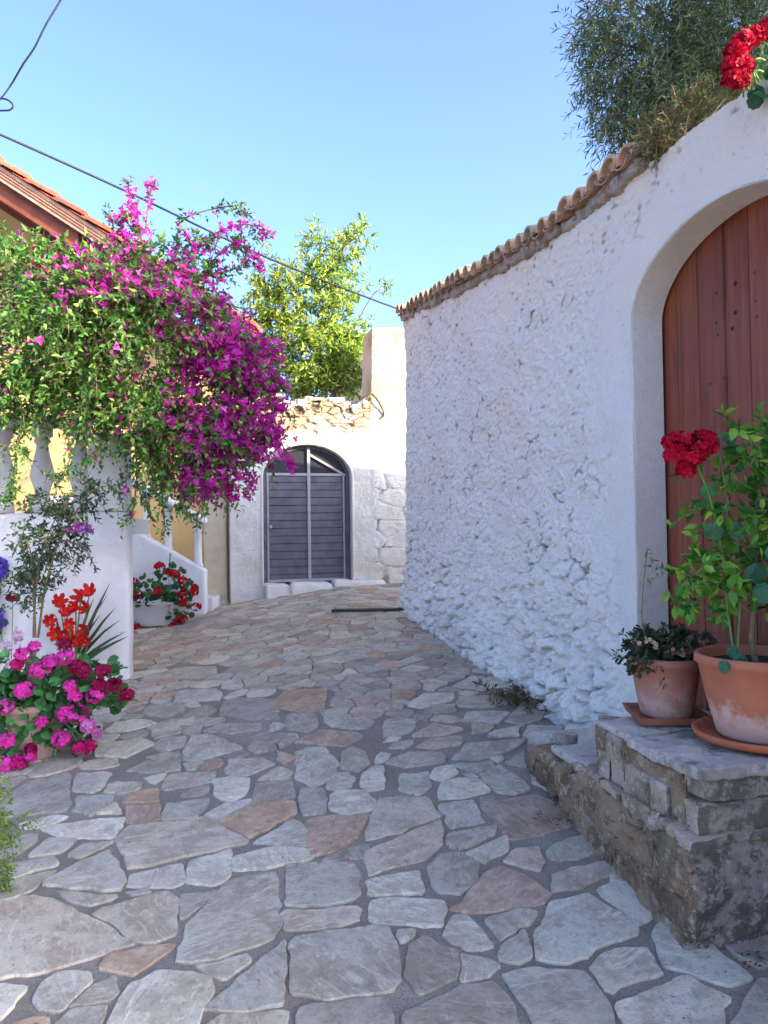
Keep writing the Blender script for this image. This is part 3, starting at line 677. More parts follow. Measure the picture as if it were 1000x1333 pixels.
# ------------------------------------------------------------------ stone steps before the gate
def S3(s, q, z): return W3(s, z, q)
cz = 1.6 - .0
Cn = P(893, 1006, 2.74); sC = np.dot(Cn[:2] - OW, UW); qC = np.dot(Cn[:2] - OW, NWL); ZT = .735; ZL = .50
sU = np.dot(P(783, 952, 3.55)[:2] - OW, UW); sLo = np.dot(G(688, 1000)[:2] - OW, UW)
print('steps', sC, qC, sU, sLo, Cn, G(893, 1240), G(688, 1000))
steps = thing('stone_steps', 'low worn stone platform with two mortared steps and flat pale capstones below the gate', 'steps', W3((sC + sU) / 2, 0.1, qC))
def blk(name, mat, s0, s1, q0, q1, z0, z1, res=.025, r=.02, amp=.012, fr=11., seed=0, parent=steps, amp2=.012, fr2=4., zf=None, smooth=True, qs=None):
    qa, qb = qs if qs else (q1, q1)
    zt = zf if zf else (z1, z1)
    V, F = hexa([S3(s0, qa, z0), S3(s1, qb, z0), S3(s1, q0, z0), S3(s0, q0, z0)], [S3(s0, qa, zt[0]), S3(s1, qb, zt[1]), S3(s1, q0, zt[1]), S3(s0, q0, zt[0])], res, r, amp, fr, seed, amp2, fr2)
    smooth = False
    return mesh(name, V, [f[::-1] for f in (F.tolist() if isinstance(F, np.ndarray) else F)], mat, parent, smooth=smooth)
blk('lower_step', STEPM, sC + .0, sU + .25, -.02, qC - .01, -.1, ZL - .04, .016, .03, .030, 11, 1, amp2=.034, fr2=7)
blk('lower_step', STEPM, sU + .22, sLo, .05, qC - .02, -.05, ZL, .018, .03, .024, 10, 2, amp2=.03, fr2=6, zf=(ZL - .05, .455), qs=(qC - .015, qC - .03))
blk('core', STEPM, sC + .09, sU - .02, -.10, qC - .06, .2, ZT - .05, .04, .03, .012, 9, 3)
CAP = m_step('pale_capstone', .35, lin(220, 208, 194), lin(196, 182, 168), lin(228, 220, 210))
RIS = m_step('pale_riser_stone', .8, lin(204, 184, 160), lin(160, 138, 114), lin(222, 208, 192))
B = Batch(); k = 200; z = .0
for row, hgt in enumerate((.13, .15, .12, .11)):         # bedded rubble showing through the mortar of the lower step
    s = sC + .01 + .05 * (row % 2)
    while s < sLo - .06:
        L = R.uniform(.10, .26); e = min(s + L, sLo - .02); h = hgt * R.uniform(.75, 1.0); zz = z + R.uniform(-.012, .012); zl = ZL - .07 if s < sU + .2 else ZL - .06 - .03 * (s - sU)
        if zz + h < zl and zz + h > Wg(s, qC) + .02 and R.rand() < .86:
            q = qC + R.uniform(-.004, .018); V, F = hexa([S3(s, q, zz), S3(e - .02, q, zz), S3(e - .02, q - .1, zz), S3(s, q - .1, zz)], [S3(s, q - .006, zz + h), S3(e - .02, q - .006, zz + h), S3(e - .02, q - .1, zz + h), S3(s, q - .1, zz + h)], .014, .018, .016, 15, k, .012, 8)
            B.add(V, F[:, ::-1], A([1, .97, .93]) * R.uniform(.62, 1.08)); k += 1
        s = e
    z += hgt
B.build('rubble_facing', STEPR, steps)
# ledge slabs, riser stones and capstones, each a stone of its own
s = sC - .005; k = 10
for L in (.22, .28, .19, .25, .21):
    blk('ledge_stone', RIS, s, min(s + L - .010, sU + .12), .1 if s > sC else -.35, qC + R.uniform(-.025, .0), ZL - .055 + R.uniform(-.02, .01), ZL - .004 + R.uniform(-.010, .006), .012, .008, .013, 16, k, fr2=9); k += 1; s += L
s = sC + .02
for j, L in enumerate((.17, .13, .20, .12, .15, .18)):
    e = min(s + L - .018, sU - .01)
    if e - s < .05: break
    blk('riser_stone', RIS, s, e, .1 if j else -.35, qC - .055 + R.uniform(-.02, .02), ZL - .01, ZL + R.uniform(.09, .12), .012, .010, .014, 16, k, fr2=9); k += 1; s += L
s = sC + .0
for j, L in enumerate((.12, .17, .10, .15, .13, .11, .16)):
    e = min(s + L - .014, sU)
    if e - s < .05: break
    blk('riser_stone', STEPM if j % 2 else RIS, s, e, .1 if j else -.35, qC - .06 + R.uniform(-.015, .02), ZL + .11, ZT - .03, .012, .010, .016, 16, k, fr2=9); k += 1; s += L
s = sC - .02
for j, (L, q0) in enumerate(((.50, -.35), (.34, -.16), (.45, -.14))):
    e = min(s + L - .012, sU + .03) if j < 2 else sU + .02
    blk('capstone', CAP, s, e, q0, qC - .035 - .03 * j, ZT - .042, ZT, .013, .008, .010, 13, k, zf=(ZT + (.004, -.006, -.012)[j], ZT + (.0, -.008, -.035)[j]), amp2=.014, fr2=7); k += 1; s = e + .012
blk('tread_stone', CAP, sU + .03, sU + .42, .12, qC - .05, ZL - .04, ZL + .0, .018, .014, .007, 10, 40)
# apron of flags sloping from the platform down to the street by the wall
blk('apron_stone', CAP, sU + .035, sU + .55, -.02, .30, .3, .62, .02, .01, .012, 12, 41, zf=(ZT - .06, .52))
blk('apron_stone', CAP, sU + .56, sLo + .20, -.02, qC - .08, .2, .5, .02, .01, .012, 12, 42, zf=(.505, .435), qs=(.36, qC - .10))
# ------------------------------------------------------------------ back: old gate wall
BO = P(300, 700, 10.2)[:2]; UB = nrm(A([1, .30])); NB = A([UB[1], -UB[0]])
def BP(px, py): return onplane(BO, UB, px, py)
def B3(s, z, q=0.0): return A([BO[0] + UB[0] * s + NB[0] * q, BO[1] + UB[1] * s + NB[1] * q, z])
d0, d1 = BP(343, 680)[0], BP(458, 680)[0]; dz0 = BP(400, 757)[1]; dzs = BP(400, 622)[1]; dzt = BP(400, 579)[1]
BGATE = ((d0 + d1) / 2, (d1 - d0) / 2, dzs, dzt - dzs)
sp = BP(484, 480)[0]; zp = BP(500, 427)[1]; zlow = BP(420, 524)[1]
print('back', d0, d1, dz0, dzs, dzt, sp, zp, zlow)
def bt(s):
    s = np.asarray(s, float); base = zlow + .14 * (fbm(s * 4, 2.) - .5) + .10 * (vn3(s * 11, 0 * s, 0 * s, 4) - .5) + .06 * sst(.8, 2.0, s)
    return base + (zp + .05 * sst(sp, sp + 1, s) - base) * sst(sp - .05, sp + .02, s)
def bb(s): return gz(BO[0] + UB[0] * s, BO[1] + UB[1] * s) - .15
def disp_back(s, z, h, ht, hd):
    wx = s + .10 * (fbm(s * 3, z * 3, 0., 5) - .5); wz = z + .08 * (fbm(s * 3, z * 3, 4., 9) - .5)
    f1, f2, idd = worley(wx / .42, wz / .22, 7); g1, g2, gid = worley(wx / .17, wz / .085, 27)
    ruin = sst(.75, .15, ht) * (s < sp + .05) + .55 * sst(.6, 1.1, s - d1) * 0
    right = sst(d1 + .18, d1 + .4, s) * sst(.1, .5, h)
    near = sst(.03, .22, hd) * np.maximum(ruin, right * .9)
    gm = sst(.20, .02, g2 - g1)
    d = near * (.010 * sst(0, .2, f2 - f1) + .03 * gid * ruin + .02 * sst(0, .2, g2 - g1) * ruin) + .035 * (fbm(s * 2, z * 2, 1., 3) - .5) + .012 * (fbm(s * 14, z * 14, 1., 8) - .5)
    pier = sst(sp - .02, sp + .04, s) * sst(zlow - .1, zlow, z)
    d = d * (1 - .6 * pier)
    dirt_shade = ruin * near * gm * sst(.42, .56, fbm(s * 3, z * 3, 2., 5)) + right * near * sst(.07 + .05 * pier, .02, f2 - f1) * sst(.50 - .06 * pier, .58, fbm(s * 6, z * 6, 7., 15))
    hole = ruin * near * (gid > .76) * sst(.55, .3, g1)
    d = d - .05 * hole; dirt_shade = np.maximum(dirt_shade, hole)
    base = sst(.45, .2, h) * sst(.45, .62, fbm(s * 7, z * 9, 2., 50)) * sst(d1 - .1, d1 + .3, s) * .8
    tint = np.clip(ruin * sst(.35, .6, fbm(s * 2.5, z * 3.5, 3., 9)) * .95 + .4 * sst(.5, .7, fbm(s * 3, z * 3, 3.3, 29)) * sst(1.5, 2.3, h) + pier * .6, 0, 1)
    return d, np.clip(np.maximum(dirt_shade, base), 0, 1) * .9, tint
gwall = thing('old_gate_wall', 'crumbling whitewashed wall at the end of the street with a grey arched metal gate', 'wall', B3(.6, float(gz(*B3(.6, 0)[:2]))))
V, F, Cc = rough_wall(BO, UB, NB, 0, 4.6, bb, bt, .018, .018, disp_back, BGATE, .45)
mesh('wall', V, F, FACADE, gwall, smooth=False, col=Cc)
V, F = arch_ring(BO, UB, NB, BGATE, dz0 - .1, .012, .15, 30, .03); mesh('gate_reveal', V, F, FACADE, gwall, smooth=True, col=np.zeros((len(V), 3)))
# rubble on the broken crown
B = Batch(); s = .05
for i in range(46):
    s = R.uniform(.0, sp - .02); w, h, dq = R.uniform(.08, .26), R.uniform(.04, .10), R.uniform(.1, .2); z = float(bt(s)) - .02 + R.uniform(-.03, .05); q = R.uniform(-.35, .03)
    V, F = hexa([B3(s, z, q), B3(s + w, z, q), B3(s + w, z, q - dq), B3(s, z, q - dq)], [B3(s, z + h, q), B3(s + w, z + h, q), B3(s + w, z + h, q - dq), B3(s, z + h, q - dq)], .03, .02, .015, 10, i, .012, 5)
    B.add(V, F, (0.0, R.uniform(.2, .95), 0))
B.build('loose_rubble', FACADE, gwall, smooth=True)
# the metal gate: frame, two leaves of ribbed sheet, glazed lunette
gate = Batch()
zc, sc, ha = BP(400, 617)[1], BGATE[0], BGATE[1]
def bar(Bt, a, b, w, q, t=.03, c=(1, 1, 1)):
    a, b = A(a, dtype=float), A(b, dtype=float); d = nrm(b - a); n = A([-d[1], d[0]]) * w / 2
    pts = [a - n, b - n, b + n, a + n]
    V = [B3(p[0], p[1], q) for p in pts] + [B3(p[0], p[1], q - t) for p in pts]
    Bt.add(V, [[0, 1, 2, 3], [7, 6, 5, 4], [0, 4, 5, 1], [1, 5, 6, 2], [2, 6, 7, 3], [3, 7, 4, 0]], c)
fr = Batch(); th = np.linspace(0, pi, 26)
for k in range(25):
    p0 = (sc - (ha - .025) * cos(th[k]), dzs + (BGATE[3] - .025) * sin(th[k])); p1 = (sc - (ha - .025) * cos(th[k + 1]), dzs + (BGATE[3] - .025) * sin(th[k + 1])); bar(fr, p0, p1, .05, -.09)
for sd in (-1, 1): bar(fr, (sc + sd * (ha - .03), dz0 - .02), (sc + sd * (ha - .03), dzs), .06, -.09)
gframe = fr.build('gate_frame', METAL, gwall)
b2 = Batch(); bar(b2, (sc - ha + .06, zc), (sc + ha - .06, zc), .035, -.085); bar(b2, (sc + .03, dz0), (sc + .03, dzt - .03), .04, -.08); bar(b2, (sc + .03, BP(400, 590)[1]), (sc + ha - .08, zc), .028, -.083)
bar(b2, (sc - ha + .075, dz0 + .02), (sc - ha + .075, zc), .022, -.083); bar(b2, (sc + ha - .09, dz0 + .02), (sc + ha - .09, zc), .022, -.083); bar(b2, (sc - ha + .06, dz0 + .015), (sc + ha - .06, dz0 + .015), .035, -.084)
b2.build('gate_bars', METALL, gwall)
for a, b in ((sc - ha + .06, sc + .01), (sc + .05, sc + ha - .06)):
    Bl = Batch(); nz = 14; hh = (zc - dz0) / nz
    for i in range(nz):
        z0 = dz0 + i * hh; V = [B3(a, z0, -.095), B3(b, z0, -.095), B3(b, z0 + hh * .82, -.103), B3(a, z0 + hh * .82, -.103), B3(b, z0 + hh, -.11), B3(a, z0 + hh, -.11)]
        Bl.add(V, [[0, 1, 2, 3], [3, 2, 4, 5]]); 
        V2 = [B3(a, z0 + hh, -.11), B3(b, z0 + hh, -.11), B3(b, z0 + hh, -.095), B3(a, z0 + hh, -.095)]; Bl.add(V2, [[0, 1, 2, 3]])
    lf = Bl.build('gate_panel', METAL, gwall)
    if a < sc:
        h = BP(353, 686); V, F = lathe([(.0001, .05), (.018, .048), (.028, .03), (.018, .012), (.012, 0), (.012, -.03)], (0, 0, 0), 14)
        V = A([B3(h[0] + v[0], h[1] + v[1], -.095 + v[2]) for v in V]); mesh('handle', V, F, METALL, lf, smooth=True)
Bg = Batch(); V = [B3(sc, dzs, -.12)] + [B3(sc - ha * cos(t), dzs + BGATE[3] * sin(t), -.12) for t in th]; Bg.add(V, [[0, i + 1, i + 2] for i in range(25)])
V = [B3(sc - ha, zc - .02, -.121), B3(sc + ha, zc - .02, -.121), B3(sc + ha, dzs + .01, -.121), B3(sc - ha, dzs + .01, -.121)]; Bg.add(V, [[0, 1, 2, 3]])
Bg.build('lunette_pane', DARKM, gwall)
# worn white threshold in two pieces
for (pa, pb, za, zb, k) in ((300, 375, 760, 780, 60), (377, 432, 762, 777, 61), (433, 500, 757, 770, 62)):
    sa, sb = BP(pa, 760)[0], BP(pb, 760)[0]
    if k == 60: sa = BP(344, 760)[0]
    z1 = dz0 + (.0 if k != 62 else .01); z0 = z1 - .24
    V, F = hexa([B3(sa, z0, .17), B3(sb, z0, .17 - .03 * (k == 62)), B3(sb, z0, -.14), B3(sa, z0, -.14)], [B3(sa, z1 - .02, .15), B3(sb, z1 - .02, .12), B3(sb, z1, -.14), B3(sa, z1, -.14)], .03, .03, .02, 7, k, .02, 3)
    mesh('threshold', V, F, FACADE, gwall, smooth=True, col=np.zeros((len(V), 3)))
# drain across the street
g0, g1 = G(432, 797), G(534, 795)
dr = thing('drain_channel', 'narrow dark iron drain channel across the paving near the far gate', 'drain', (g0 + g1) / 2)
B = Batch(); d = nrm(g1 - g0); n = A([-d[1], d[0], 0])
for q0, q1, h in ((-.06, -.045, .03), (.045, .06, .03)):
    V = [g0 + n * q0, g1 + n * q0, g1 + n * q1, g0 + n * q1]; V = [v + A([0, 0, -.03]) for v in V] + [v + A([0, 0, h]) for v in V]
    B.add(V, [[0, 3, 2, 1], [4, 5, 6, 7], [0, 1, 5, 4], [1, 2, 6, 5], [2, 3, 7, 6], [3, 0, 4, 7]])
B.build('channel_rim', IRON, dr)
B = Batch()
for i in range(26):
    c = g0 + (g1 - g0) * (i + .5) / 26; V = [c + d * a + n * b for a, b in ((-.012, -.046), (.012, -.046), (.012, .046), (-.012, .046))]; V = [v + A([0, 0, .0]) for v in V] + [v + A([0, 0, .026]) for v in V]
    B.add(V, [[0, 3, 2, 1], [4, 5, 6, 7], [0, 1, 5, 4], [1, 2, 6, 5], [2, 3, 7, 6], [3, 0, 4, 7]])
B.build('grating', IRON, dr)
# ------------------------------------------------------------------ shed behind the far gate wall
YS = 13.6
def yq(px, py): return P(px, py, YS)
shed = thing('lean_to_shed', 'small grey shed with a slanting brown roof behind the far gate wall', 'shed', P(462, 560, YS))
a, b = P(436, 455, YS), P(484, 440, YS); zb_ = 1.2
V = [(a[0], YS, zb_), (b[0], YS, zb_), (b[0], YS, b[2]), (a[0], YS, P(436, 464, YS)[2]), (a[0], YS + 2.4, zb_), (b[0], YS + 2.4, zb_), (b[0], YS + 2.4, b[2]), (a[0], YS + 2.4, P(436, 464, YS)[2])]
mesh('shed_wall', V, [[0, 1, 2, 3], [5, 4, 7, 6], [1, 5, 6, 2], [4, 0, 3, 7], [3, 2, 6, 7]], m_plain('grey_render', lin(112, 104, 94), .9, .1, .35, 2, .4, 30, .01), shed)
V = []
for q in (-.35, 2.6):
    for h in (0, .04):
        V += [(a[0] - .1, YS + q, P(436, 460, YS)[2] + h), (b[0] + .06, YS + q, P(488, 440, YS)[2] + h)]
mesh('shed_roof', V, [[0, 1, 3, 2], [5, 4, 6, 7], [0, 4, 5, 1], [2, 3, 7, 6], [0, 2, 6, 4], [1, 5, 7, 3]], TILE, shed, col=np.repeat([lin(146, 128, 106)], 8, 0))
c = P(476, 451, YS - .12)
lamp = thing('floodlight', 'small white round floodlight high on the grey shed wall', 'lamp', c)
V, F = lathe([(.0001, -.09), (.05, -.08), (.09, -.03), (.10, .02), (.085, .05), (.0001, .055)], (0, 0, 0), 20); V = A([[c[0] + v[0], c[1] - v[1], c[2] + v[2] * -1] for v in V[:, [0, 2, 1]]])
mesh('lamp_head', V, F, PAINT, lamp, smooth=True)
V, F = tube([c + A([0, .03, 0]), c + A([0, .09, .03]), c + A([0, .13, .06])], .015, 8); mesh('bracket', V, F, IRON, lamp)

# dead branch hanging over the corner of the broken crown
q0 = [BP(482, 515), BP(488, 520), BP(495, 530), BP(499, 540), BP(494, 545), BP(484, 546)]
V, F = tube(bez([B3(a[0], a[1], .12 - .03 * i) for i, a in enumerate(q0)], 6), np.linspace(.022, .012, 31), 7)
tag(mesh('dead_branch', V, F, STEMB, None, base=V.mean(0), smooth=True), 'curved dry brown branch hanging off the broken crown of the far gate wall', 'branch')

# ------------------------------------------------------------------ left: gabled house with ochre wall
YG = 10.45; YO = 9.35
gh = thing('gabled_house', 'ochre house with red tile gable roof and brown timber eaves behind the purple vine', 'house', (-4.2, YG, float(gz(-4.2, YG))))
r0, r1 = P(-10, 200, YO), P(322, 415, YO); sl = (r1[2] - r0[2]) / (r1[0] - r0[0])
def zr(x): return r0[2] + sl * (x - r0[0])                # upper line of the verge
xw = P(297, 700, YG)[0]; xl = -8.2
V = [(xl, YG, 0), (xw, YG, 0), (xw, YG, zr(xw) - .42), (xl, YG, zr(xl) - .42)]; V += [(x, y + 1.3, z) for x, y, z in V]
mesh('wall', V, [[0, 1, 2, 3], [5, 4, 7, 6], [1, 5, 6, 2], [4, 0, 3, 7]], GABLE, gh)
V, F = hexa([(P(266, 700, YG)[0], YG - .10, .1), (xw - .005, YG - .10, .1), (xw - .005, YG + .05, .1), (P(266, 700, YG)[0], YG + .05, .1)], [(P(266, 700, YG)[0], YG - .10, 3.1), (xw - .005, YG - .10, 3.1), (xw - .005, YG + .05, 3.1), (P(266, 700, YG)[0], YG + .05, 3.1)], .05, .02, .012, 6, 5)
mesh('corner_pilaster', V, F, BEIGE, gh, smooth=True)
V, F = hexa([(P(262, 700, YG)[0], YG - .22, .1), (xw + .02, YG - .22, .1), (xw + .02, YG + .0, .1), (P(262, 700, YG)[0], YG + .0, .1)], [(P(262, 700, YG)[0], YG - .2, .66), (xw + .02, YG - .2, .68), (xw + .02, YG, .68), (P(262, 700, YG)[0], YG, .66)], .05, .03, .012, 6, 6)
mesh('plinth', V, F, GREYP, gh, smooth=True)
xe = P(300, 400, YO)[0]
def slab(x0, x1, y0, y1, t0, t1):                         # a layer of the roof slope between two offsets under the verge line
    V = [(x0, y0, zr(x0) - t0), (x1, y0, zr(x1) - t0), (x1, y1, zr(x1) - t0), (x0, y1, zr(x0) - t0)]
    V += [(x, y, z - (t1 - t0)) for x, y, z in V]
    return V, [[0, 1, 2, 3], [7, 6, 5, 4], [0, 4, 5, 1], [1, 5, 6, 2], [2, 6, 7, 3], [3, 7, 4, 0]]
V, F = slab(xl, xe, YO + .1, YG + 1.2, .06, .12); mesh('roof_deck', V, F, GREYW, gh)
V, F = slab(xl, xe - .1, YO + .02, YO + .10, .09, .27); mesh('verge_board', V, F, GREYW, gh)
B = Batch()
for y0 in (YO + .05, ):
    for t in (.13, .17, .21):
        V, F = slab(xl, xe - .12, YO + .012, YO + .02, t, t + .012); B.add(V, F)
B.build('verge_moulding', BROWNW, gh)
for x0 in (r0[0] - .1,):
    V, F = slab(xl, P(100, 300, YO)[0], YO + .14, YG - .02, .27, .33); mesh('soffit', V, F, BROWNW, gh)
    V, F = slab(xl, P(98, 300, YO)[0], YO + .10, YO + .20, .26, .50); mesh('rafter', V, F, BROWNW, gh)
    V, F = slab(xl, P(98, 300, YO)[0], YO + .62, YO + .72, .32, .46); mesh('rafter', V, F, BROWNW, gh)
    V, F = slab(xl, P(98, 300, YO)[0] + .03, YG - .12, YG - .02, .32, .52); mesh('rafter', V, F, BROWNW, gh)
B = Batch(); L = .42; ca = math.atan(sl); nrow = 0
for yk in range(10):                                      # barrel tiles laid down the slope, lowest rows overlapping
    y = YO + .07 + yk * .22; x = xl
    if yk == 0: rad = .095
    else: rad = .085
    while x < xe:
        x2 = x + L * cos(ca) * 1.12; m = 7; th = np.linspace(0, pi, m); V = []
        for xx, rr, up in ((x, rad * .9, .0), (x2, rad, .035)):
            for t in th: V.append((xx, y + rr * cos(t), zr(xx) - .06 + up + rr * sin(t) * .85))
        F = [[i, i + 1, m + i + 1, m + i] for i in range(m - 1)] + [[m + i for i in range(m)]]
        B.add(V, F, A(lin(188, 92, 70) if R.rand() < .7 else lin(164, 84, 66)) * R.uniform(.8, 1.1)); x += L * cos(ca)
B.build('roof_tiles', m_tile('red_roof_tile', (.75, .68, .62)), gh)

# ------------------------------------------------------------------ left: terrace wall with balusters
tc = G(168, 884); TY = tc[1]; TX = tc[0]
print('terrace', tc)
ter = thing('terrace_wall', 'white rendered terrace wall with balusters and a grey end pillar on the left', 'wall', (TX - 1.2, TY, float(gz(TX - 1.2, TY))))
zt_ = P(160, 655, TY)[2]; za_ = P(0, 668, TY)[2]; zpil = P(140, 566, TY)[2]; xb = P(166, 600, TY)[0]; xp0 = P(114, 600, TY)[0]
V, F = hexa([(-4.6, TY, -.3), (TX + .015, TY, 0), (TX + .015, TY + .13, 0), (-4.6, TY + .13, -.3)], [(-4.6, TY, za_), (xb, TY, za_), (xb, TY + .13, za_), (-4.6, TY + .13, za_)], .04, .022, .008, 4, 5, .008, 2)
mesh('wall', V, F, PAINT, ter, smooth=True)
V, F = hexa([(xp0, TY - .012, za_ + .002), (xb - .005, TY - .012, za_ + .002), (xb - .005, TY + .14, za_ + .002), (xp0, TY + .14, za_ + .002)], [(xp0, TY - .012, zpil - .05), (xb - .005, TY - .012, zpil - .05), (xb - .005, TY + .14, zpil - .05), (xp0, TY + .14, zpil - .05)], .04, .012, .004, 6, 6)
mesh('pillar', V, F, PAINT, ter, smooth=True)
V, F = hexa([(xp0 - .03, TY - .04, zpil - .048), (xb + .02, TY - .04, zpil - .048), (xb + .02, TY + .17, zpil - .048), (xp0 - .03, TY + .17, zpil - .048)], [(xp0 - .03, TY - .04, zpil + .01), (xb + .02, TY - .04, zpil + .01), (xb + .02, TY + .17, zpil + .01), (xp0 - .03, TY + .17, zpil + .01)], .04, .012, .004, 6, 7)
mesh('pillar_cap', V, F, PAINT, ter, smooth=True)
zr0, zr1 = P(50, 556, TY)[2], P(50, 540, TY)[2]
V, F = hexa([(-4.6, TY - .03, zr0), (xp0 - .003, TY - .03, zr0), (xp0 - .003, TY + .15, zr0), (-4.6, TY + .15, zr0)], [(-4.6, TY - .03, zr1), (xp0 - .003, TY - .03, zr1), (xp0 - .003, TY + .15, zr1), (-4.6, TY + .15, zr1)], .06, .015, .004, 6, 8)
mesh('handrail', V, F, GREYP, ter, smooth=True)
hB = zr0 - za_
bprof = [(.095, 0), (.095, .10), (.07, .13), (.055, .2), (.075, .30), (.105, .42), (.10, .50), (.075, .62), (.055, .74), (.05, .80), (.075, .84), (.06, .88), (.09, .90), (.09, 1.0)]
b0 = None
for px in (-53, -1, 51, 101):
    c = P(px, 620, TY)
    if b0 is None:
        x0c = c[0]; V, F = lathe([(r * .96, z * hB + .001) for r, z in bprof], (c[0], TY + .065, za_), 20); b0 = mesh('baluster', V, F, GREYP, ter, smooth=True)
    else:
        k = b0.copy(); COL.objects.link(k); k.parent = ter; k.location = (c[0] - x0c, 0, 0)
V = [(-4.6, TY + .13, za_ - .05), (xb - .3, TY + .13, za_ - .05), (xb - .3, TY + 1.6, za_ - .05), (-4.6, TY + 1.6, za_ - .05)]; V += [(x, y, z - .15) for x, y, z in V]
mesh('terrace_slab', V, [[0, 1, 2, 3], [7, 6, 5, 4], [0, 4, 5, 1], [1, 5, 6, 2], [2, 6, 7, 3], [3, 7, 4, 0]], GREYP, ter)

# ------------------------------------------------------------------ staircase beyond it, running up to the left
YQ = G(266, 800)[1]; print('stair Y', YQ)
st = thing('outside_staircase', 'white masonry outside stair with sloping balustrade rising left beside the geranium planter', 'staircase', (P(220, 800, YQ)[0], YQ, float(gz(P(220, 800, YQ)[0], YQ))))
e1, e0 = P(267, 742, YQ), P(150, 690, YQ); sl2 = (e1[2] - e0[2]) / (e1[0] - e0[0]); x9 = e1[0]; x8 = -3.6
def zs_(x): return e1[2] + sl2 * 1.25 * (x - e1[0])
V = [(x8, YQ, 0), (x9, YQ, 0), (x9, YQ, zs_(x9)), (x8, YQ, zs_(x8))]; V += [(x, y + .16, z) for x, y, z in V]
V, F = hexa([V[0], V[1], V[5], V[4]], [V[3], V[2], V[6], V[7]], .04, .025, .01, 4, 9, .008, 2); mesh('string_wall', V, F, PAINT, st, smooth=True)
B = Batch(); n = 9
for i in range(n):
    xa = x9 + .05 - i * .26; z = float(gz(x9, YQ + .4)) + .165 * (i + 1); V, F = box(x8, xa, YQ + .165, YQ + 1.0, z - .165, z); B.add(V, F, (0, 0, 0))
B.build('treads', PAINT, st)
col_p = [(.045, 0), (.045, .06), (.036, .10), (.034, .5), (.036, .88), (.05, .92), (.05, 1)]
xs3 = [P(256, 700, YQ)[0], P(217, 700, YQ)[0], P(188, 700, YQ)[0]]; hcol = P(256, 677, YQ)[2] - zs_(xs3[0])
for i, x in enumerate(xs3):
    V, F = lathe([(r * 1.25 * (1.0 if i else 1.1), z * (hcol + .04) - .03) for r, z in col_p], (x, YQ + .08, zs_(x)), 16); mesh('baluster', V, F, PAINT, st, smooth=True)
xa, xb2 = xs3[0] + .10, x8
V, F = hexa([(xb2, YQ - .05, zs_(xb2) + hcol), (xa, YQ - .05, zs_(xa) + hcol), (xa, YQ + .21, zs_(xa) + hcol), (xb2, YQ + .21, zs_(xb2) + hcol)], [(xb2, YQ - .05, zs_(xb2) + hcol + .08), (xa, YQ - .05, zs_(xa) + hcol + .08), (xa, YQ + .21, zs_(xa) + hcol + .08), (xb2, YQ + .21, zs_(xb2) + hcol + .08)], .05, .02, .005, 6, 10)
mesh('handrail', V, F, PAINT, st, smooth=True)

# ------------------------------------------------------------------ overhead cables
V, F = tube(bez([P(-60, 150, 6.2), P(0, 175, 6.4), P(160, 247, 7.0), P(340, 332, 7.9), P(470, 384, 8.6), P(520, 403, 8.95), P(527, 408, 9.0)], 12), .0105, 6)
tag(mesh('power_cable', V, F, CABLE, None, base=V[0], smooth=True), 'thick black cable sloping across the sky to the end of the white wall', 'cable')
V, F = tube(bez([P(100, -40, 5), P(79, 0, 5), P(60, 32, 5), P(45, 62, 5.02), P(30, 84, 5.05), P(16, 108, 5.1), P(3, 126, 5.1), P(-20, 150, 5.1)], 8), .0062, 6)
Bc = Batch(); Bc.add(V, F); V2, F2 = tube(bez([P(1, 128, 5.1), P(10, 130, 5.1), P(17, 137, 5.1), P(13, 143, 5.1), P(0, 144, 5.1), P(-30, 144, 5.1)], 8), .0062, 6); Bc.add(V2, F2)
o = mesh('telephone_wire', np.concatenate(Bc.V), Bc.F, CABLE, None, base=V[0], smooth=True); tag(o, 'thin wire with a small loop in the top left corner of the sky', 'cable')

# ------------------------------------------------------------------ pots on the platform
def pot(name, label, c, h, r0, r1, mat, rim=.04):
    t = thing(name, label, 'flower pot', c)
    V, F = lathe([(.0001, .0), (r0 * .92, 0), (r0, .012), (r0 + (r1 - r0) * .5, h * .5), (r0 + (r1 - r0) * .84, h - rim * 1.25), (r0 + (r1 - r0) * .86 + .012, h - rim), (r1, h - .012), (r1 - .006, h), (r1 - .022, h - .004), (r1 - .028, h - rim), (r1 - .035, h - .055), (.0001, h - .056)], c, 56, .012, 3)
    V2 = V; mesh('pot_body', V2, F, mat, t, smooth=True)
    V, F = lathe([(.0001, h - .030), (r1 * .5, h - .034), (r1 - .028, h - .042), (r1 - .03, h - .06), (.0001, h - .061)], c, 30, .05, 6); mesh('soil', V, F, SOIL, t, smooth=True)
    return t
sc1 = P(868, 947, 3.46); sc1[2] = ZT + .008; sc2 = P(991, 960, 3.07); sc2[2] = ZT + .012
# square saucer
V = []; hw = .158
def sq(h, z):
    th_ = [radians(-4) + pi / 4 + k * pi / 2 for k in range(4)]; return [(sc1[0] + h * 1.4142 * cos(t), sc1[1] + h * 1.4142 * sin(t), sc1[2] + z) for t in th_]
V = sq(hw - .012, 0) + sq(hw, .03) + sq(hw - .012, .03) + sq(hw - .022, .010)
F = [[3, 2, 1, 0]] + [[k * 4 + i, k * 4 + (i + 1) % 4, (k + 1) * 4 + (i + 1) % 4, (k + 1) * 4 + i] for k in range(3) for i in range(4)] + [[12, 13, 14, 15]]
tag(mesh('square_saucer', V, F, m_terra('brown_terracotta', lin(160, 92, 66), lin(150, 110, 90), .04), None, base=sc1), 'square brown clay saucer under the smaller flower pot', 'saucer')
V, F = lathe([(.0001, 0), (.215, 0), (.248, .012), (.258, .034), (.250, .040), (.238, .034), (.225, .018), (.0001, .016)], sc2, 56, .008, 2)
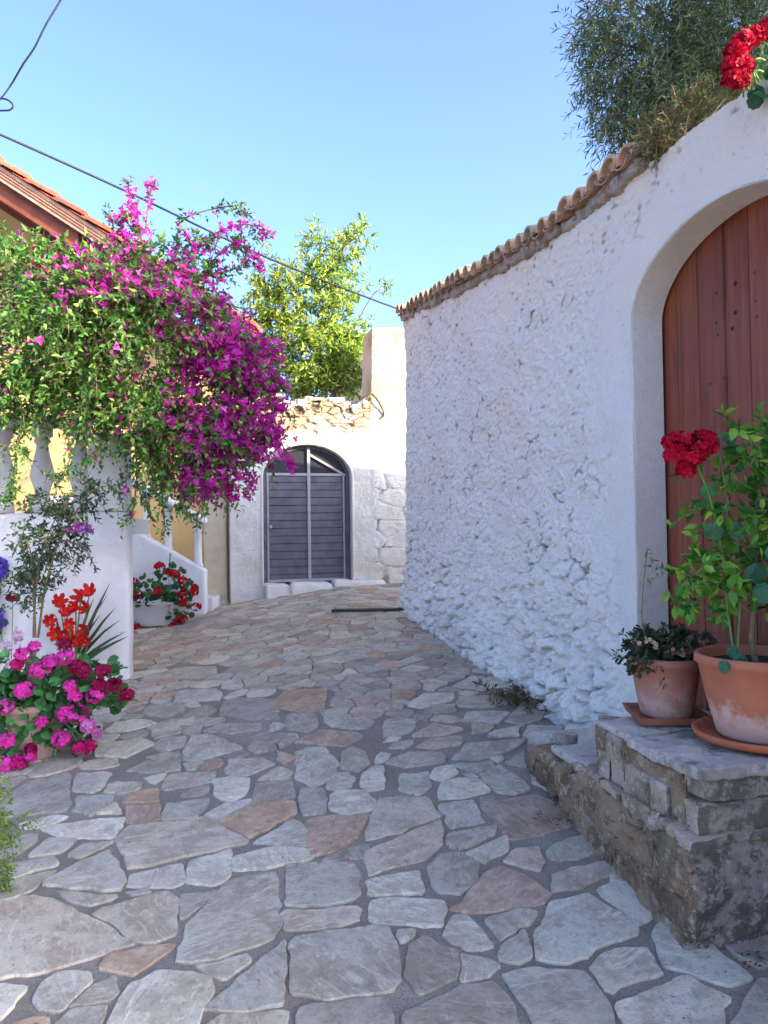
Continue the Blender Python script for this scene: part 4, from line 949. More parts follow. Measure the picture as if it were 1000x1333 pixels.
tag(mesh('round_saucer', V, F, m_terra('saucer_terracotta', lin(182, 104, 72), lin(186, 140, 116), -.04), None, base=sc2, smooth=True), 'round orange clay saucer under the big flower pot', 'saucer')
pc1 = sc1 + A([0, 0, .0105]); pc2 = sc2 + A([0, 0, .0165])
pot1 = pot('terracotta_pot', 'smaller faded brown clay pot on a square saucer by the gate jamb', pc1, .265, .112, .155, TERRA2, .03)
pot2 = pot('terracotta_pot', 'big orange clay pot with pale lime bloom, nearest to the camera on the platform', pc2, .325, .165, .242, TERRA, .035)
# ------------------------------------------------------------------ foliage helpers
def rdir(n): return nrm(R.normal(0, 1, (n, 3)))
def jit(col, n, v=.18, hue=.10):
    c = A(col, dtype=float)[None] * (1 + v * R.normal(0, 1, (n, 1))).clip(.35, 1.9); return (c * (1 + hue * R.normal(0, 1, (n, 3)))).clip(.002, .95)
def inball(n, shell=0.0):
    d = rdir(n); r = R.rand(n) ** (1 / 3.); r = shell + (1 - shell) * r; return d * r[:, None]
def twigs(B, Bs, p, d, ln, m, L, W, cols, T=LEAF, TF=LEAF_F, droop=.35, spread=.9, stem=.003, up=.6):
    """leafy twigs: N start points p, directions d, length ln, m leaves each"""
    N = len(p); d = nrm(d); ln = np.broadcast_to(ln, (N,)); a = nrm(np.cross(d, A([.2, .1, 1.]))); b = np.cross(d, a); ends = []
    for k in range(m):
        t = (k + .6) / m; pos = p + d * (ln * t)[:, None] + A([0, 0, -1.]) * (droop * ln * t * t)[:, None]
        ang = k * 2.4 + R.rand(N) * 1.2; side = a * np.cos(ang)[:, None] + b * np.sin(ang)[:, None]
        ld = d * (.35 + .5 * t) + side * spread + R.normal(0, .25, (N, 3)); ld[:, 2] -= .15
        nn_ = A([0, 0, up]) + side * -.2 + R.normal(0, .45, (N, 3)); sz = L * R.uniform(.7, 1.2, N) * (1 - .25 * (t > .85))
        c = cols(N, pos) if callable(cols) else jit(cols, N)
        B.scatter(T, TF, pos, ld, nn_, sz, sz * W, c)
    end = p + d * ln[:, None] + A([0, 0, -1.]) * (droop * ln)[:, None]
    if Bs is not None:
        mid = p + d * (ln * .5)[:, None] + A([0, 0, -1.]) * (droop * ln * .25)[:, None]
        for i in range(N):
            q = A([p[i], mid[i], end[i]]); r = stem
            a_, b_ = a[i] * r, b[i] * r; V = []
            for j, f in enumerate((1, .8, .4)): V += [q[j] + a_ * f, q[j] + b_ * f, q[j] - a_ * f * .7 - b_ * f * .7]
            Bs.add(V, [[j * 3 + k, j * 3 + (k + 1) % 3, (j + 1) * 3 + (k + 1) % 3, (j + 1) * 3 + k] for j in range(2) for k in range(3)], (1, 1, 1))
    return end
def bract(B, pos, size, cols, n=3):                       # papery three-part flowers
    N = len(pos); ax = nrm(R.normal(0, 1, (N, 3)) + A([.2, -.5, .2])); a = nrm(np.cross(ax, A([.3, .2, .9]))); b = np.cross(ax, a)
    c = cols(N)
    for k in range(n):
        th = 2 * pi * k / n + R.rand(N) * .3; s = a * np.cos(th)[:, None] + b * np.sin(th)[:, None]
        sz = size * R.uniform(.8, 1.2, N); B.scatter(LEAF, LEAF_F, pos, s + ax * .45, ax - s * .4, sz, sz * .85, c * R.uniform(.85, 1.1, (N, 1)))
def head(parent, c, r, col, n=34, fl=.017, flat=.8, name='flower_head', facing=(0, -.4, .5), pet=5):
    B = Batch(); d = rdir(n * 3); d = d[(d @ nrm(A(facing))) > -.45][:n]; pos = A(c) + d * A([1, 1, flat]) * r * R.uniform(.75, 1.02, (len(d), 1))
    a = nrm(np.cross(d, A([.3, .2, .9]))); b = np.cross(d, a); N = len(d); cc = jit(col, N, .14, .06)
    for k in range(pet):
        th = 2 * pi * k / pet + R.rand(N); s = a * np.cos(th)[:, None] + b * np.sin(th)[:, None]; sz = fl * R.uniform(.8, 1.2, N)
        B.scatter(PET, PET_F, pos, s + d * .35, d, sz, sz * .95, cc * R.uniform(.85, 1.12, (N, 1)))
    return B.build(name, PETM, parent)
def stemline(B, a, b, r0=.004, r1=.003, sag=.0, k=5, bend=None):
    a, b = A(a), A(b); m = (a + b) / 2 + (A(bend) if bend is not None else A([0, 0, sag])); V, F = tube(bez([a, m, b], 5), np.linspace(r0, r1, 11), k); B.add(V, F)
GR1, GR2, GR3 = lin(104, 148, 58), lin(70, 114, 50), lin(138, 168, 82)

# ------------------------------------------------------------------ bougainvillea over the terrace
bg = thing('bougainvillea', 'large sprawling bougainvillea with purple bracts arching over the terrace wall', 'vine', (-3.75, 6.3, float(gz(-3.75, 6.3))))
BL, BBr, BS = Batch(), Batch(), Batch()
def ell(px, py, rx, ry, Y, rd, n, shell=.2):
    c = P(px, py, Y); o = inball(n, shell); return c + o * A([rx * Y / 1000, rd, ry * Y / 1000]), o
def bgcol(N, pos=None):
    w = R.rand(N, 1); base = np.where(w < .55, A([GR2]), np.where(w < .85, A([GR1]), A([GR3]))); return base * R.uniform(.6, 1.3, (N, 1)) * (1 + .07 * R.normal(0, 1, (N, 3))).clip(.6, 1.4)
MAG = [lin(230, 54, 190), lin(214, 40, 176), lin(188, 30, 150), lin(238, 100, 204), lin(222, 60, 158)]
def magcol(N): return A(MAG)[R.randint(0, 5, N)] * R.uniform(.7, 1.15, (N, 1))
BLOBS = [  # px, py, rx, ry, Y, depth radius, twigs, flowering share
 (20,345,50,24,6.4,.3,80,.03),(90,345,40,26,6.3,.3,70,.08),(40,360,80,52,6.3,.5,190,.03),(120,395,85,62,6.2,.55,240,.06),(55,455,90,56,6.2,.55,260,.03),(150,465,85,62,6.2,.55,280,.06),(230,400,50,46,6.3,.4,160,.22),
 (205,345,44,26,6.3,.3,80,.14),(172,300,16,34,6.3,.12,26,.75),(165,340,36,18,6.3,.2,46,.45),(250,330,34,18,6.4,.25,24,.25),(290,310,26,14,6.4,.2,14,.3),(278,378,18,30,6.4,.2,26,.5),(285,410,22,18,6.4,.2,26,.6),
 (285,452,42,34,6.4,.3,150,.66),(318,468,38,34,6.4,.3,140,.85),(268,515,50,42,6.4,.35,190,.55),(335,520,26,44,6.4,.25,110,.92),(285,570,46,38,6.4,.35,170,.75),(345,572,18,26,6.4,.15,40,.95),(235,560,46,40,6.3,.35,170,.2),
 (275,622,38,22,6.4,.25,70,.75),(230,622,26,20,6.3,.2,40,.45),(90,515,90,30,6.2,.35,150,.02),(25,515,40,28,6.1,.25,80,.02),(185,535,46,36,6.2,.35,140,.04),(195,590,24,30,6.2,.15,36,.04),(178,632,14,22,6.2,.1,14,.04),
 (20,575,14,24,6.0,.1,10,.02),(125,548,26,14,6.1,.15,20,.02),(140,330,24,14,6.3,.2,18,.1),(100,420,100,44,5.9,.25,150,.05),(150,362,56,20,6.0,.2,60,.42),(145,375,24,24,5.9,.15,40,.75),(215,385,34,26,6.0,.2,44,.5),(60,375,40,14,6.0,.2,18,.35)]
for px, py, rx, ry, Y, rd, n, fl in BLOBS:
    p, o = ell(px, py, rx, ry, Y, rd, n, .15)
    d = o * A([1, 1, .6]) + R.normal(0, .45, (n, 3)); d[:, 2] -= .15
    f = R.rand(n) < fl; k = ~f | (R.rand(n) < .35)
    if k.any():
        twigs(BL, BS, p[k], d[k], R.uniform(.10, .25, k.sum()), 9, .062, .62, bgcol, droop=.5)
    if f.any():
        for t in range(3):
            q = p[f] + nrm(d[f]) * .055 * t + R.normal(0, .020, (f.sum(), 3)); bract(BBr, q, .042, magcol)
            bract(BBr, q + R.normal(0, .035, q.shape), .038, magcol)
def spray(pts, Y, n, fl, ll=.045):                        # a long arching shoot
    q = bez([P(a, b, Y) for a, b in pts], 10); i = R.randint(0, len(q) - 1, n); p = q[i] + R.normal(0, .012, (n, 3)); d = np.gradient(q, axis=0)[i] * 3 + R.normal(0, .4, (n, 3)) * np.linalg.norm(np.gradient(q, axis=0)[i] * 3, axis=1, keepdims=True) * 1.4
    V, F = tube(q, np.linspace(.009, .003, len(q)), 5); BS.add(V, F)
    f = R.rand(n) < fl; twigs(BL, None, p[~f], d[~f], .09, 5, ll, .6, bgcol)
    if f.any():
        for t in range(2): bract(BBr, p[f] + R.normal(0, .022, (f.sum(), 3)), .034, magcol)
spray([(230,350),(270,310),(320,292),(356,310)], 6.4, 60, .5); spray([(240,380),(300,320),(335,335),(338,352)], 6.4, 44, .55); spray([(200,360),(180,300),(166,232)], 6.3, 60, .8); spray([(150,330),(146,285),(140,278)], 6.3, 12, 0); spray([(190,300),(196,250),(200,238)], 6.3, 22, .7)
spray([(280,400),(310,400),(330,415)], 6.5, 22, .1); spray([(230,320),(240,285),(300,268),(318,275)], 6.4, 50, .15); spray([(250,360),(300,352),(322,340)], 6.4, 40, .3)
spray([(175,560),(178,620),(172,668),(166,675)], 6.1, 34, .03); spray([(205,580),(212,650),(215,690)], 6.3, 24, .05); spray([(235,640),(240,665),(255,672),(262,690)], 6.2, 18, .03); spray([(80,540),(92,590),(78,625)], 6.0, 40, .03); spray([(30,540),(20,600),(16,640),(4,650)], 6.0, 60, .02); spray([(115,550),(125,585),(112,600)], 6.0, 26, .02)
spray([(360,560),(372,590),(380,608),(376,600)], 6.4, 26, .95); spray([(310,600),(330,625),(318,650)], 6.4, 24, .9)
BL.build('leaves', LEAFM, bg); BBr.build('bracts', PETM, bg)
for pts, r in (([P(-70, 600, 6.25), P(-20, 530, 6.3), P(60, 470, 6.3), P(150, 420, 6.3), P(260, 400, 6.4)], .028), ([P(-70, 600, 6.3), P(40, 530, 6.3), P(150, 520, 6.3), P(280, 500, 6.4)], .02), ([P(172, 490, 6.1), P(178, 430, 6.1), P(180, 400, 6.15)], .010), ([P(193, 620, 6.1), P(192, 560, 6.1), P(190, 540, 6.1)], .008), ([P(10, 420, 6.3), P(90, 380, 6.3), P(170, 350, 6.3), P(180, 260, 6.3)], .016), ([P(250, 400, 6.4), P(300, 440, 6.4), P(345, 500, 6.4), P(365, 580, 6.4)], .014)):
    V, F = tube(bez(pts, 8), np.linspace(r, r * .45, (len(pts) - 1) * 8 + 1), 7); BS.add(V, F)
tb = float(gz(-3.0, 6.5)); V, F = tube(bez([(-3.75, 6.3, tb - .1), (-3.72, 6.3, 1.2), P(-70, 600, 6.25), P(25, 470, 6.3)], 8), .045, 8); BS.add(V, F)
BS.build('stems', STEMB, bg)

# climbing shrub with dark leaves in front of the terrace wall
cs = P(46, 835, 5.5); cs[2] = gz(*cs[:2]); sh = thing('climbing_shrub', 'straggly dark leaved climbing shrub standing against the white terrace wall', 'shrub', cs)
BL, BS = Batch(), Batch()
def shcol(N, pos=None): return A([lin(66, 90, 62)]) * R.uniform(.55, 1.35, (N, 1)) * (1 + .08 * R.normal(0, 1, (N, 3))).clip(.6, 1.4)
for px, py, rx, ry, n in ((90, 640, 36, 22, 44), (60, 680, 30, 26, 46), (75, 705, 20, 20, 22), (45, 735, 26, 24, 44), (50, 765, 18, 16, 22), (100, 668, 22, 16, 16), (110, 715, 14, 14, 6), (30, 700, 14, 16, 8), (140, 635, 14, 8, 6)):
    p, o = ell(px, py, rx, ry, 5.7, .12, n); twigs(BL, BS, p, o + R.normal(0, .5, (n, 3)), R.uniform(.08, .17, n), 10, .052, .55, shcol)
for pts in ([(44, 830), (46, 780), (52, 730), (70, 680), (95, 640)], [(46, 830), (44, 770), (40, 720), (30, 690)], [(50, 830), (60, 760), (80, 700), (120, 640), (150, 632)], [(62, 700), (100, 708), (118, 722)]):
    V, F = tube(bez([P(a, b, 5.65) for a, b in pts], 8), np.linspace(.010, .003, (len(pts) - 1) * 8 + 1), 5); BS.add(V, F)
BL.build('leaves', LEAFM, sh); BS.build('stems', STEMB, sh)
Bq = Batch(); bract(Bq, P(104, 685, 5.6) + R.normal(0, .03, (16, 3)), .034, lambda N: jit(lin(180, 70, 160), N)); bract(Bq, P(115, 692, 5.6) + R.normal(0, .02, (8, 3)), .034, lambda N: jit(lin(160, 110, 180), N)); Bq.build('blossoms', PETM, sh)

# ------------------------------------------------------------------ trees
def branchy(name, B, base, spread, r0, levels, seed):
    pass
ft = thing('citrus_tree', 'sunlit yellow-green leafy tree above the broken far wall', 'tree', P(430, 560, 11.7))
BL, BS = Batch(), Batch()
YL = [lin(176, 196, 70), lin(146, 180, 66), lin(104, 148, 62), lin(206, 202, 82), lin(74, 112, 54)]
def ftcol(N, pos=None):
    return A(YL)[R.choice(5, N, p=[.28, .26, .2, .12, .14])] * R.uniform(.7, 1.15, (N, 1))
for px, py, rx, ry, n in ((365,400,30,30,80),(405,395,40,34,130),(440,410,26,34,90),(400,450,46,36,150),(365,440,24,26,80),(440,460,24,30,80),(440,330,22,26,54),(465,312,14,14,24),(425,345,18,18,34),(410,318,8,12,10),(478,300,5,8,6),(350,372,18,16,34),(340,390,14,22,40),(385,500,34,22,110),(440,495,26,24,90),(410,470,46,30,160),(425,510,40,12,70),(455,480,16,30,50),(418,305,10,8,8),(455,375,22,16,40),(345,340,10,12,10),(470,430,12,14,22),(395,360,30,20,50)):
    p, o = ell(px, py, rx, ry, 11.7, rx * .011, n, .1); n = int(n * .75); p, o = p[:n], o[:n]; d = o * .8 + R.normal(0, .4, (n, 3)) + A([0, 0, .35]); twigs(BL, BS, p, d, R.uniform(.16, .30, n), 11, .115, .42, ftcol, droop=.1, spread=.8, stem=.004)
p, o = ell(494, 377, 9, 7, 11.7, .1, 8); twigs(BL, BS, p, A([1., 0, .5]) + R.normal(0, .4, (8, 3)), .2, 8, .105, .36, ftcol, droop=.1)
BL.build('crown', LEAFM, ft)
B2_ = Batch(); tb = P(437, 560, 11.7); tb[2] = float(gz(tb[0], 11.7))
for pts, r in (([tb, P(437, 520, 11.7), P(440, 470, 11.7), P(436, 420, 11.7)], .07), ([P(440, 470, 11.7), P(425, 420, 11.7), P(440, 350, 11.7), P(450, 320, 11.7), P(462, 305, 11.7)], .035), ([P(438, 500, 11.7), P(405, 450, 11.7), P(370, 400, 11.7), P(350, 375, 11.7)], .04), ([P(440, 470, 11.7), P(465, 420, 11.7), P(485, 385, 11.7), P(496, 376, 11.7)], .018), ([P(436, 420, 11.7), P(425, 350, 11.7), P(415, 315, 11.7)], .022), ([P(437, 510, 11.7), P(400, 500, 11.7), P(380, 490, 11.7)], .03)):
    V, F = tube(bez(pts, 8), np.linspace(r, r * .35, (len(pts) - 1) * 8 + 1), 8); B2_.add(V, F)
B2_.build('trunk', BARK, ft, smooth=True); BS.build('twigs', BARK, ft)

ot = thing('olive_tree', 'grey-green narrow leaved tree leaning over the top of the white house front', 'tree', (3.2, 5.0, float(gz(3.2, 5.0))))
BL, BS = Batch(), Batch()
OLV = [lin(100, 130, 92), lin(76, 108, 80), lin(128, 154, 108), lin(60, 90, 76), lin(122, 140, 84)]
def olcol(N, pos=None): return A(OLV)[R.randint(0, 5, N)] * R.uniform(.7, 1.15, (N, 1))
for px, py, rx, ry, n, Y, rd in ((860,40,110,60,270,4.9,.45),(930,60,80,70,280,4.9,.45),(860,90,80,50,190,4.9,.4),(812,60,44,64,80,4.8,.25),(820,130,44,44,84,4.8,.25),(905,115,60,50,280,4.8,.35),(860,150,46,36,150,4.7,.25),(806,165,20,22,16,4.7,.12),(778,95,16,36,16,4.8,.12),(778,30,18,28,18,4.8,.12),(1100,30,70,130,420,4.05,.45),(1175,0,90,130,460,3.65,.4),(1140,-270,170,170,900,4.0,.6),(1270,-10,90,130,360,3.4,.4),(1130,-60,90,90,300,4.3,.5),(985,90,50,60,150,4.8,.3),(850,-20,90,40,180,4.9,.5),(960,-30,90,60,260,5,.6),(1080,-60,140,120,620,5.2,.9),(1000,-200,260,130,800,5.4,1.2),(820,195,18,12,10,4.6,.1)):  # blobs out of view at right are added to shade the terrace and vine
    n = int(n * (.95 if px < 1060 else 1)); p, o = ell(px, py, rx, ry, Y, rd, n, .1); d = o * .6 + R.normal(0, .45, (n, 3)) + A([-.15, 0, -.35]); twigs(BL, BS, p, d, R.uniform(.14, .28, n), 11, .064, .19, olcol, SLIM, SLIM_F, droop=.4, spread=.8, stem=.0022)
BL.build('crown', LEAFM, ot)
B2_ = Batch(); hb = A(ot.location)
for pts, r in (([hb, hb + A([.05, 0, 1.5]), hb + A([-.1, -.1, 2.9]), hb + A([-.3, -.1, 4.0])], .14), ([hb + A([-.1, -.1, 2.9]), P(960, 120, 4.95), P(900, 60, 4.9), P(840, 10, 4.9)], .05), ([hb + A([-.1, -.1, 2.9]), P(940, 160, 4.9), P(870, 130, 4.8), P(810, 110, 4.8)], .035), ([hb + A([-.3, -.1, 4.0]), P(1000, -150, 5.2), P(960, -280, 5.4)], .06), ([P(900, 60, 4.9), P(860, 70, 4.9), P(790, 50, 4.8)], .018), ([P(870, 130, 4.8), P(840, 170, 4.75), P(810, 185, 4.7)], .014)):
    V, F = tube(bez(pts, 8), np.linspace(r, r * .35, (len(pts) - 1) * 8 + 1), 8); B2_.add(V, F)
B2_.build('trunk', BARK, ot, smooth=True); BS.build('twigs', STEMB, ot)
# dry bush on the wall crown
q = WP(875, 172); c = W3(q[0], q[1] - .04, -.1); db = thing('dry_bush', 'scruffy olive-brown bush growing on top of the house front wall where the tiles end', 'bush', c)
BL, BS = Batch(), Batch()
for px, py, rx, ry, n in ((865, 170, 30, 24, 90), (895, 150, 40, 22, 110), (925, 128, 26, 16, 50), (850, 190, 14, 12, 26)):
    p, o = ell(px, py, rx, ry, q[2][1] + .1, .10, n); twigs(BL, BS, p, o + R.normal(0, .5, (n, 3)) + A([0, 0, .2]), R.uniform(.05, .12, n), 9, .036, .3, lambda N, pos=None: A([lin(104, 108, 62), lin(84, 96, 54), lin(128, 116, 74)])[R.randint(0, 3, N)] * R.uniform(.6, 1.1, (N, 1)))
for k in range(2):
    a = W3(q[0] + R.uniform(-.2, .1), q[1] + R.uniform(-.1, .0), -.05); stemline(BS, a, a + A([R.uniform(-.1, .1), -.05, R.uniform(.08, .2)]), .004, .002)
BL.build('leaves', LEAFM, db); BS.build('stems', STEMB, db)

# ------------------------------------------------------------------ red flowers on the wall crown, top right
q = WP(985, 120); c = W3(q[0], float(wt(q[0])), -.05); rr = thing('trailing_geranium', 'crimson geranium trailing over the top of the house front wall in the upper right corner', 'flower', c)
BL, BS = Batch(), Batch(); Yr = q[2][1]
heads = [(954,104,.034),(953,86,.036),(958,68,.038),(968,54,.036),(984,48,.034),(1000,40,.042),(968,88,.030),(1014,30,.046),(964,108,.026)]
for k, (px, py, r) in enumerate(heads):
    hc = P(px, py, Yr - .12); head(rr, hc, r, lin(184, 8, 46), 46, .022, .9); stemline(BS, c + A([R.uniform(-.1, .1), 0, R.uniform(-.05, .05)]), hc, .004, .003, .06)
p, o = ell(1000, 70, 40, 40, Yr - .05, .1, 34); BL.scatter(RND, RND_F, p, o + R.normal(0, .4, p.shape), A([0, -.5, .6]) + R.normal(0, .4, p.shape), .06, .06, jit(lin(86, 122, 62), 34))
p, o = ell(993, 112, 12, 12, Yr - .12, .04, 8); BL.scatter(RND, RND_F, p, o + R.normal(0, .4, p.shape), A([0, -.8, .4]) + R.normal(0, .3, p.shape), .065, .065, jit(lin(40, 92, 60), 8))
BL.build('leaves', LEAFM, rr); BS.build('stems', STEMG, rr)

# ------------------------------------------------------------------ potted plants on the platform
lt = thing('lemon_sapling', 'young lemon tree with bright green leaves in the big orange pot', 'tree', pc2 + A([0, 0, .27]))
BL, BS = Batch(), Batch(); b0_ = pc2 + A([-.0, 0, .27]); YLm = 3.05
LG = [lin(110, 170, 56), lin(84, 146, 50), lin(64, 120, 52), lin(146, 190, 70)]
def lmcol(N, pos=None): return A(LG)[R.randint(0, 4, N)] * R.uniform(.7, 1.15, (N, 1))
for px, py, rx, ry, n in ((985,580,45,28,46),(945,560,24,14,14),(970,640,40,40,62),(930,660,26,22,16),(1000,690,40,50,80),(950,720,36,30,34),(905,750,34,20,44),(880,765,18,14,14),(970,760,34,30,44),(930,780,28,16,22),(1040,620,50,70,110),(1030,740,40,50,60),(935,600,20,16,10),(920,700,14,14,8)):
    p, o = ell(px, py, rx, ry, YLm, .09, n); n = max(3, int(n * .42)); p, o = p[:n], o[:n]; d = o + R.normal(0, .4, (n, 3)) + A([0, -.1, .15]); twigs(BL, BS, p, d, R.uniform(.06, .12, n), 5, .062, .56, lmcol, OVAL, OVAL_F, droop=.3, spread=.9, stem=.002, up=.4)
BL.build('crown', LEAFM, lt); B2_ = Batch(); tk = P(980, 800, YLm)
for pts, r in (([b0_ + A([0, 0, -.03]), P(979, 840, YLm), tk, P(984, 740, YLm), P(990, 660, YLm), P(985, 580, YLm)], .013), ([tk, P(950, 775, YLm), P(915, 755, YLm), P(880, 745, YLm)], .006), ([P(984, 740, YLm), P(955, 680, YLm), P(940, 610, YLm), P(935, 565, YLm)], .006), ([P(988, 700, YLm), P(1020, 650, YLm), P(1040, 590, YLm)], .006), ([P(984, 750, YLm), P(945, 720, YLm), P(925, 700, YLm)], .004)):
    V, F = tube(bez(pts, 8), np.linspace(r, r * .5, (len(pts) - 1) * 8 + 1), 8); B2_.add(V, F)
B2_.build('trunk', m_plain('young_bark', lin(120, 104, 74), .8, .2, .2, 40, .3, 80, .004), lt, smooth=True); BS.build('twigs', STEMG, lt)
pg_ = thing('tall_geranium', 'leggy geranium with one large crimson flower cluster against the plank gate', 'flower', pc2 + A([-.10, -.02, .27]))
BL, BS = Batch(), Batch(); g0_ = A(pg_.location); Yg = 3.05
for px, py, r in ((885,578,.050),(915,575,.050),(900,592,.052),(878,592,.036),(893,612,.032),(922,582,.030),(874,575,.028)):
    hc = P(px, py, Yg); head(pg_, hc, r, lin(206, 16, 54), 46, .020, .9)
for pts in ([g0_, P(948, 800, Yg), P(940, 720, Yg), P(925, 650, Yg), P(903, 596, Yg)], [g0_, P(965, 780, Yg), P(980, 745, Yg - .1)], [P(940, 720, Yg), P(936, 700, Yg - .06)]):
    V, F = tube(bez(pts, 8), .0045, 6); BS.add(V, F)
sp_ = A([P(985, 742, Yg - .12), P(936, 693, Yg - .08), P(1000, 770, Yg - .12), P(960, 690, Yg - .05), P(945, 575, Yg), P(925, 640, Yg), P(1000, 720, Yg - .1), P(945, 870, Yg - .15), P(967, 862, Yg - .12), P(958, 852, Yg - .05)]); n = len(sp_)
BL.scatter(RND, RND_F, sp_ + A([.0, 0, .03]), A([0, -.3, -1.]) + R.normal(0, .4, (n, 3)), A([0, -1., .4]) + R.normal(0, .25, (n, 3)), A([.085, .07, .08, .07, .06, .06, .075, .05, .055, .05]), A([.085, .07, .08, .07, .06, .06, .075, .05, .055, .05]), jit(lin(62, 122, 84), n, .12))
BL.build('leaves', LEAFM, pg_); BS.build('stems', STEMG, pg_)
# low mounded plant in the smaller pot
sm_ = thing('begonia', 'low bushy dark leaved plant with tiny pale pink blossoms in the smaller pot', 'plant', pc1 + A([0, 0, .22])); BL, BS = Batch(), Batch(); s0_ = A(sm_.location)
def bcol(N, pos=None): return A([lin(62, 78, 56), lin(84, 92, 58), lin(98, 72, 62), lin(50, 66, 50)])[R.choice(4, N, p=[.4, .25, .1, .25])] * R.uniform(.6, 1.2, (N, 1))
for px, py, rx, ry, n in ((838,845,22,22,60),(865,842,36,18,100),(900,845,22,20,56),(870,830,24,12,40),(840,868,16,14,20),(822,850,10,10,12)):
    p, o = ell(px, py, rx, ry, 3.44, .10, n); twigs(BL, BS, p, o + R.normal(0, .4, (n, 3)) + A([0, -.1, .2]), R.uniform(.03, .06, n), 6, .030, .75, bcol, OVAL, OVAL_F, stem=.0018)
for k in range(12): stemline(BS, s0_ + A([R.uniform(-.05, .05), R.uniform(-.05, .05), 0]), P(R.uniform(830, 910), R.uniform(835, 850), 3.44), .004, .002)
spg = [P(848, 850, 3.44), P(836, 810, 3.4), P(838, 760, 3.38), P(843, 715, 3.38)]; V, F = tube(bez(spg, 8), .0025, 5); BS.add(V, F)
p = A([P(x, y, 3.38) for x, y in ((840, 712), (846, 722), (848, 738), (836, 735), (852, 742), (858, 748), (842, 752), (862, 738))]); twigs(BL, None, p, R.normal(0, .5, p.shape) + A([.3, 0, .2]), .05, 4, .034, .45, lambda N, pos=None: jit(lin(120, 150, 84), N))
BL.build('leaves', LEAFM, sm_); BS.build('stems', STEMG, sm_); Bq = Batch()
p, o = ell(885, 845, 26, 10, 3.36, .04, 40); bract(Bq, p, .017, lambda N: jit(lin(226, 176, 166), N), 5); p, o = ell(842, 838, 16, 8, 3.34, .04, 10); bract(Bq, p, .015, lambda N: jit(lin(230, 200, 180), N), 5); Bq.build('blossoms', PETM, sm_)

# ------------------------------------------------------------------ red geraniums in a white bowl by the stair
Yp = YQ - .42; c = P(205, 815, Yp); c[2] = float(gz(c[0], c[1])) + .012
bw = thing('white_planter', 'oval white cement planter at the foot of the outside staircase', 'planter', c)
V, F = lathe([(.0001, 0), (.30, 0), (.34, .02), (.33, .05), (.38, .16), (.43, .26), (.44, .28), (.42, .285), (.39, .24), (.0001, .22)], (0, 0, 0), 44); V = V * A([1.0, .55, 1]) + c; mesh('planter_bowl', V, F, GREYP, bw, smooth=True)
V, F = lathe([(.0001, .235), (.38, .235), (.40, .20), (.0001, .2)], (0, 0, 0), 30); V = V * A([1, .5, 1]) + c; mesh('soil', V, F, SOIL, bw)
rg = thing('red_geranium', 'bright red geraniums spilling out of the white planter by the stair', 'flower', c + A([0, 0, .235])); BL, BS = Batch(), Batch(); s0_ = A(rg.location)
for px, py, rx, ry, n in ((190,765,24,12,50),(222,755,20,22,60),(235,770,18,16,40),(200,782,30,8,34),(222,800,12,14,28),(235,795,14,12,22),(180,775,14,12,18)):
    p, o = ell(px, py, rx, ry, Yp - .12, .12, n); BL.scatter(RND, RND_F, p, o + R.normal(0, .5, p.shape) + A([0, 0, -.2]), A([0, -.5, .7]) + R.normal(0, .4, p.shape), R.uniform(.05, .085, n), R.uniform(.05, .085, n), jit(lin(60, 104, 56), n, .3))
for px, py, r in ((207,737,.055),(172,757,.055),(178,773,.06),(206,770,.06),(228,748,.06),(238,756,.05),(238,773,.06),(252,770,.055),(238,785,.045),(255,790,.055),(236,806,.07),(175,815,.05),(168,780,.05),(219,744,.03),(253,764,.025),(225,815,.04)):
    hc = P(px, py, Yp - .2); head(rg, hc, r, lin(214, 30, 44), 26, .026); stemline(BS, s0_ + A([np.clip(hc[0] - s0_[0], -.3, .3) * .8, 0, 0]), hc, .004, .003, .05)
V, F = tube([P(219, 752, Yp), P(222, 720, Yp)], .008, 6); BS.add(V, F)
BL.build('leaves', LEAFM, rg); BS.build('stems', STEMG, rg)

# ------------------------------------------------------------------ front left: clump of pots with geraniums
Yf = 4.5
def onground(px, py, dz=.012):
    q = G(px, py); q[2] = float(gz(q[0], q[1])) + dz; return q
fc = onground(48, 985); Yf = fc[1]; print('front pot', fc)
fpot = pot('terracotta_pot', 'brown clay pot half hidden under pink geraniums on the left', fc, .34, .13, .20, TERRA2, .035)
pk = thing('pink_geranium', 'dense mound of hot pink geraniums in the pot beside the terrace wall', 'flower', fc + A([0, 0, .29])); BL, BS = Batch(), Batch(); s0_ = A(pk.location)
for px, py, rx, ry, n in ((60,895,60,36,170),(30,920,46,34,120),(90,900,46,34,110),(120,885,36,30,80),(60,940,50,22,90),(20,880,36,30,70),(145,905,18,12,26),(20,975,30,14,36),(95,960,24,16,30)):
    p, o = ell(px, py, rx, ry, Yf - .05, .16, n); BL.scatter(RND, RND_F, p, o + R.normal(0, .5, p.shape) + A([0, 0, -.3]), A([0, -.6, .6]) + R.normal(0, .4, p.shape), R.uniform(.045, .085, n), R.uniform(.045, .085, n), jit(lin(70, 118, 62), n, .3))
PK, DK, LP = lin(236, 66, 176), lin(158, 16, 74), lin(236, 140, 200)
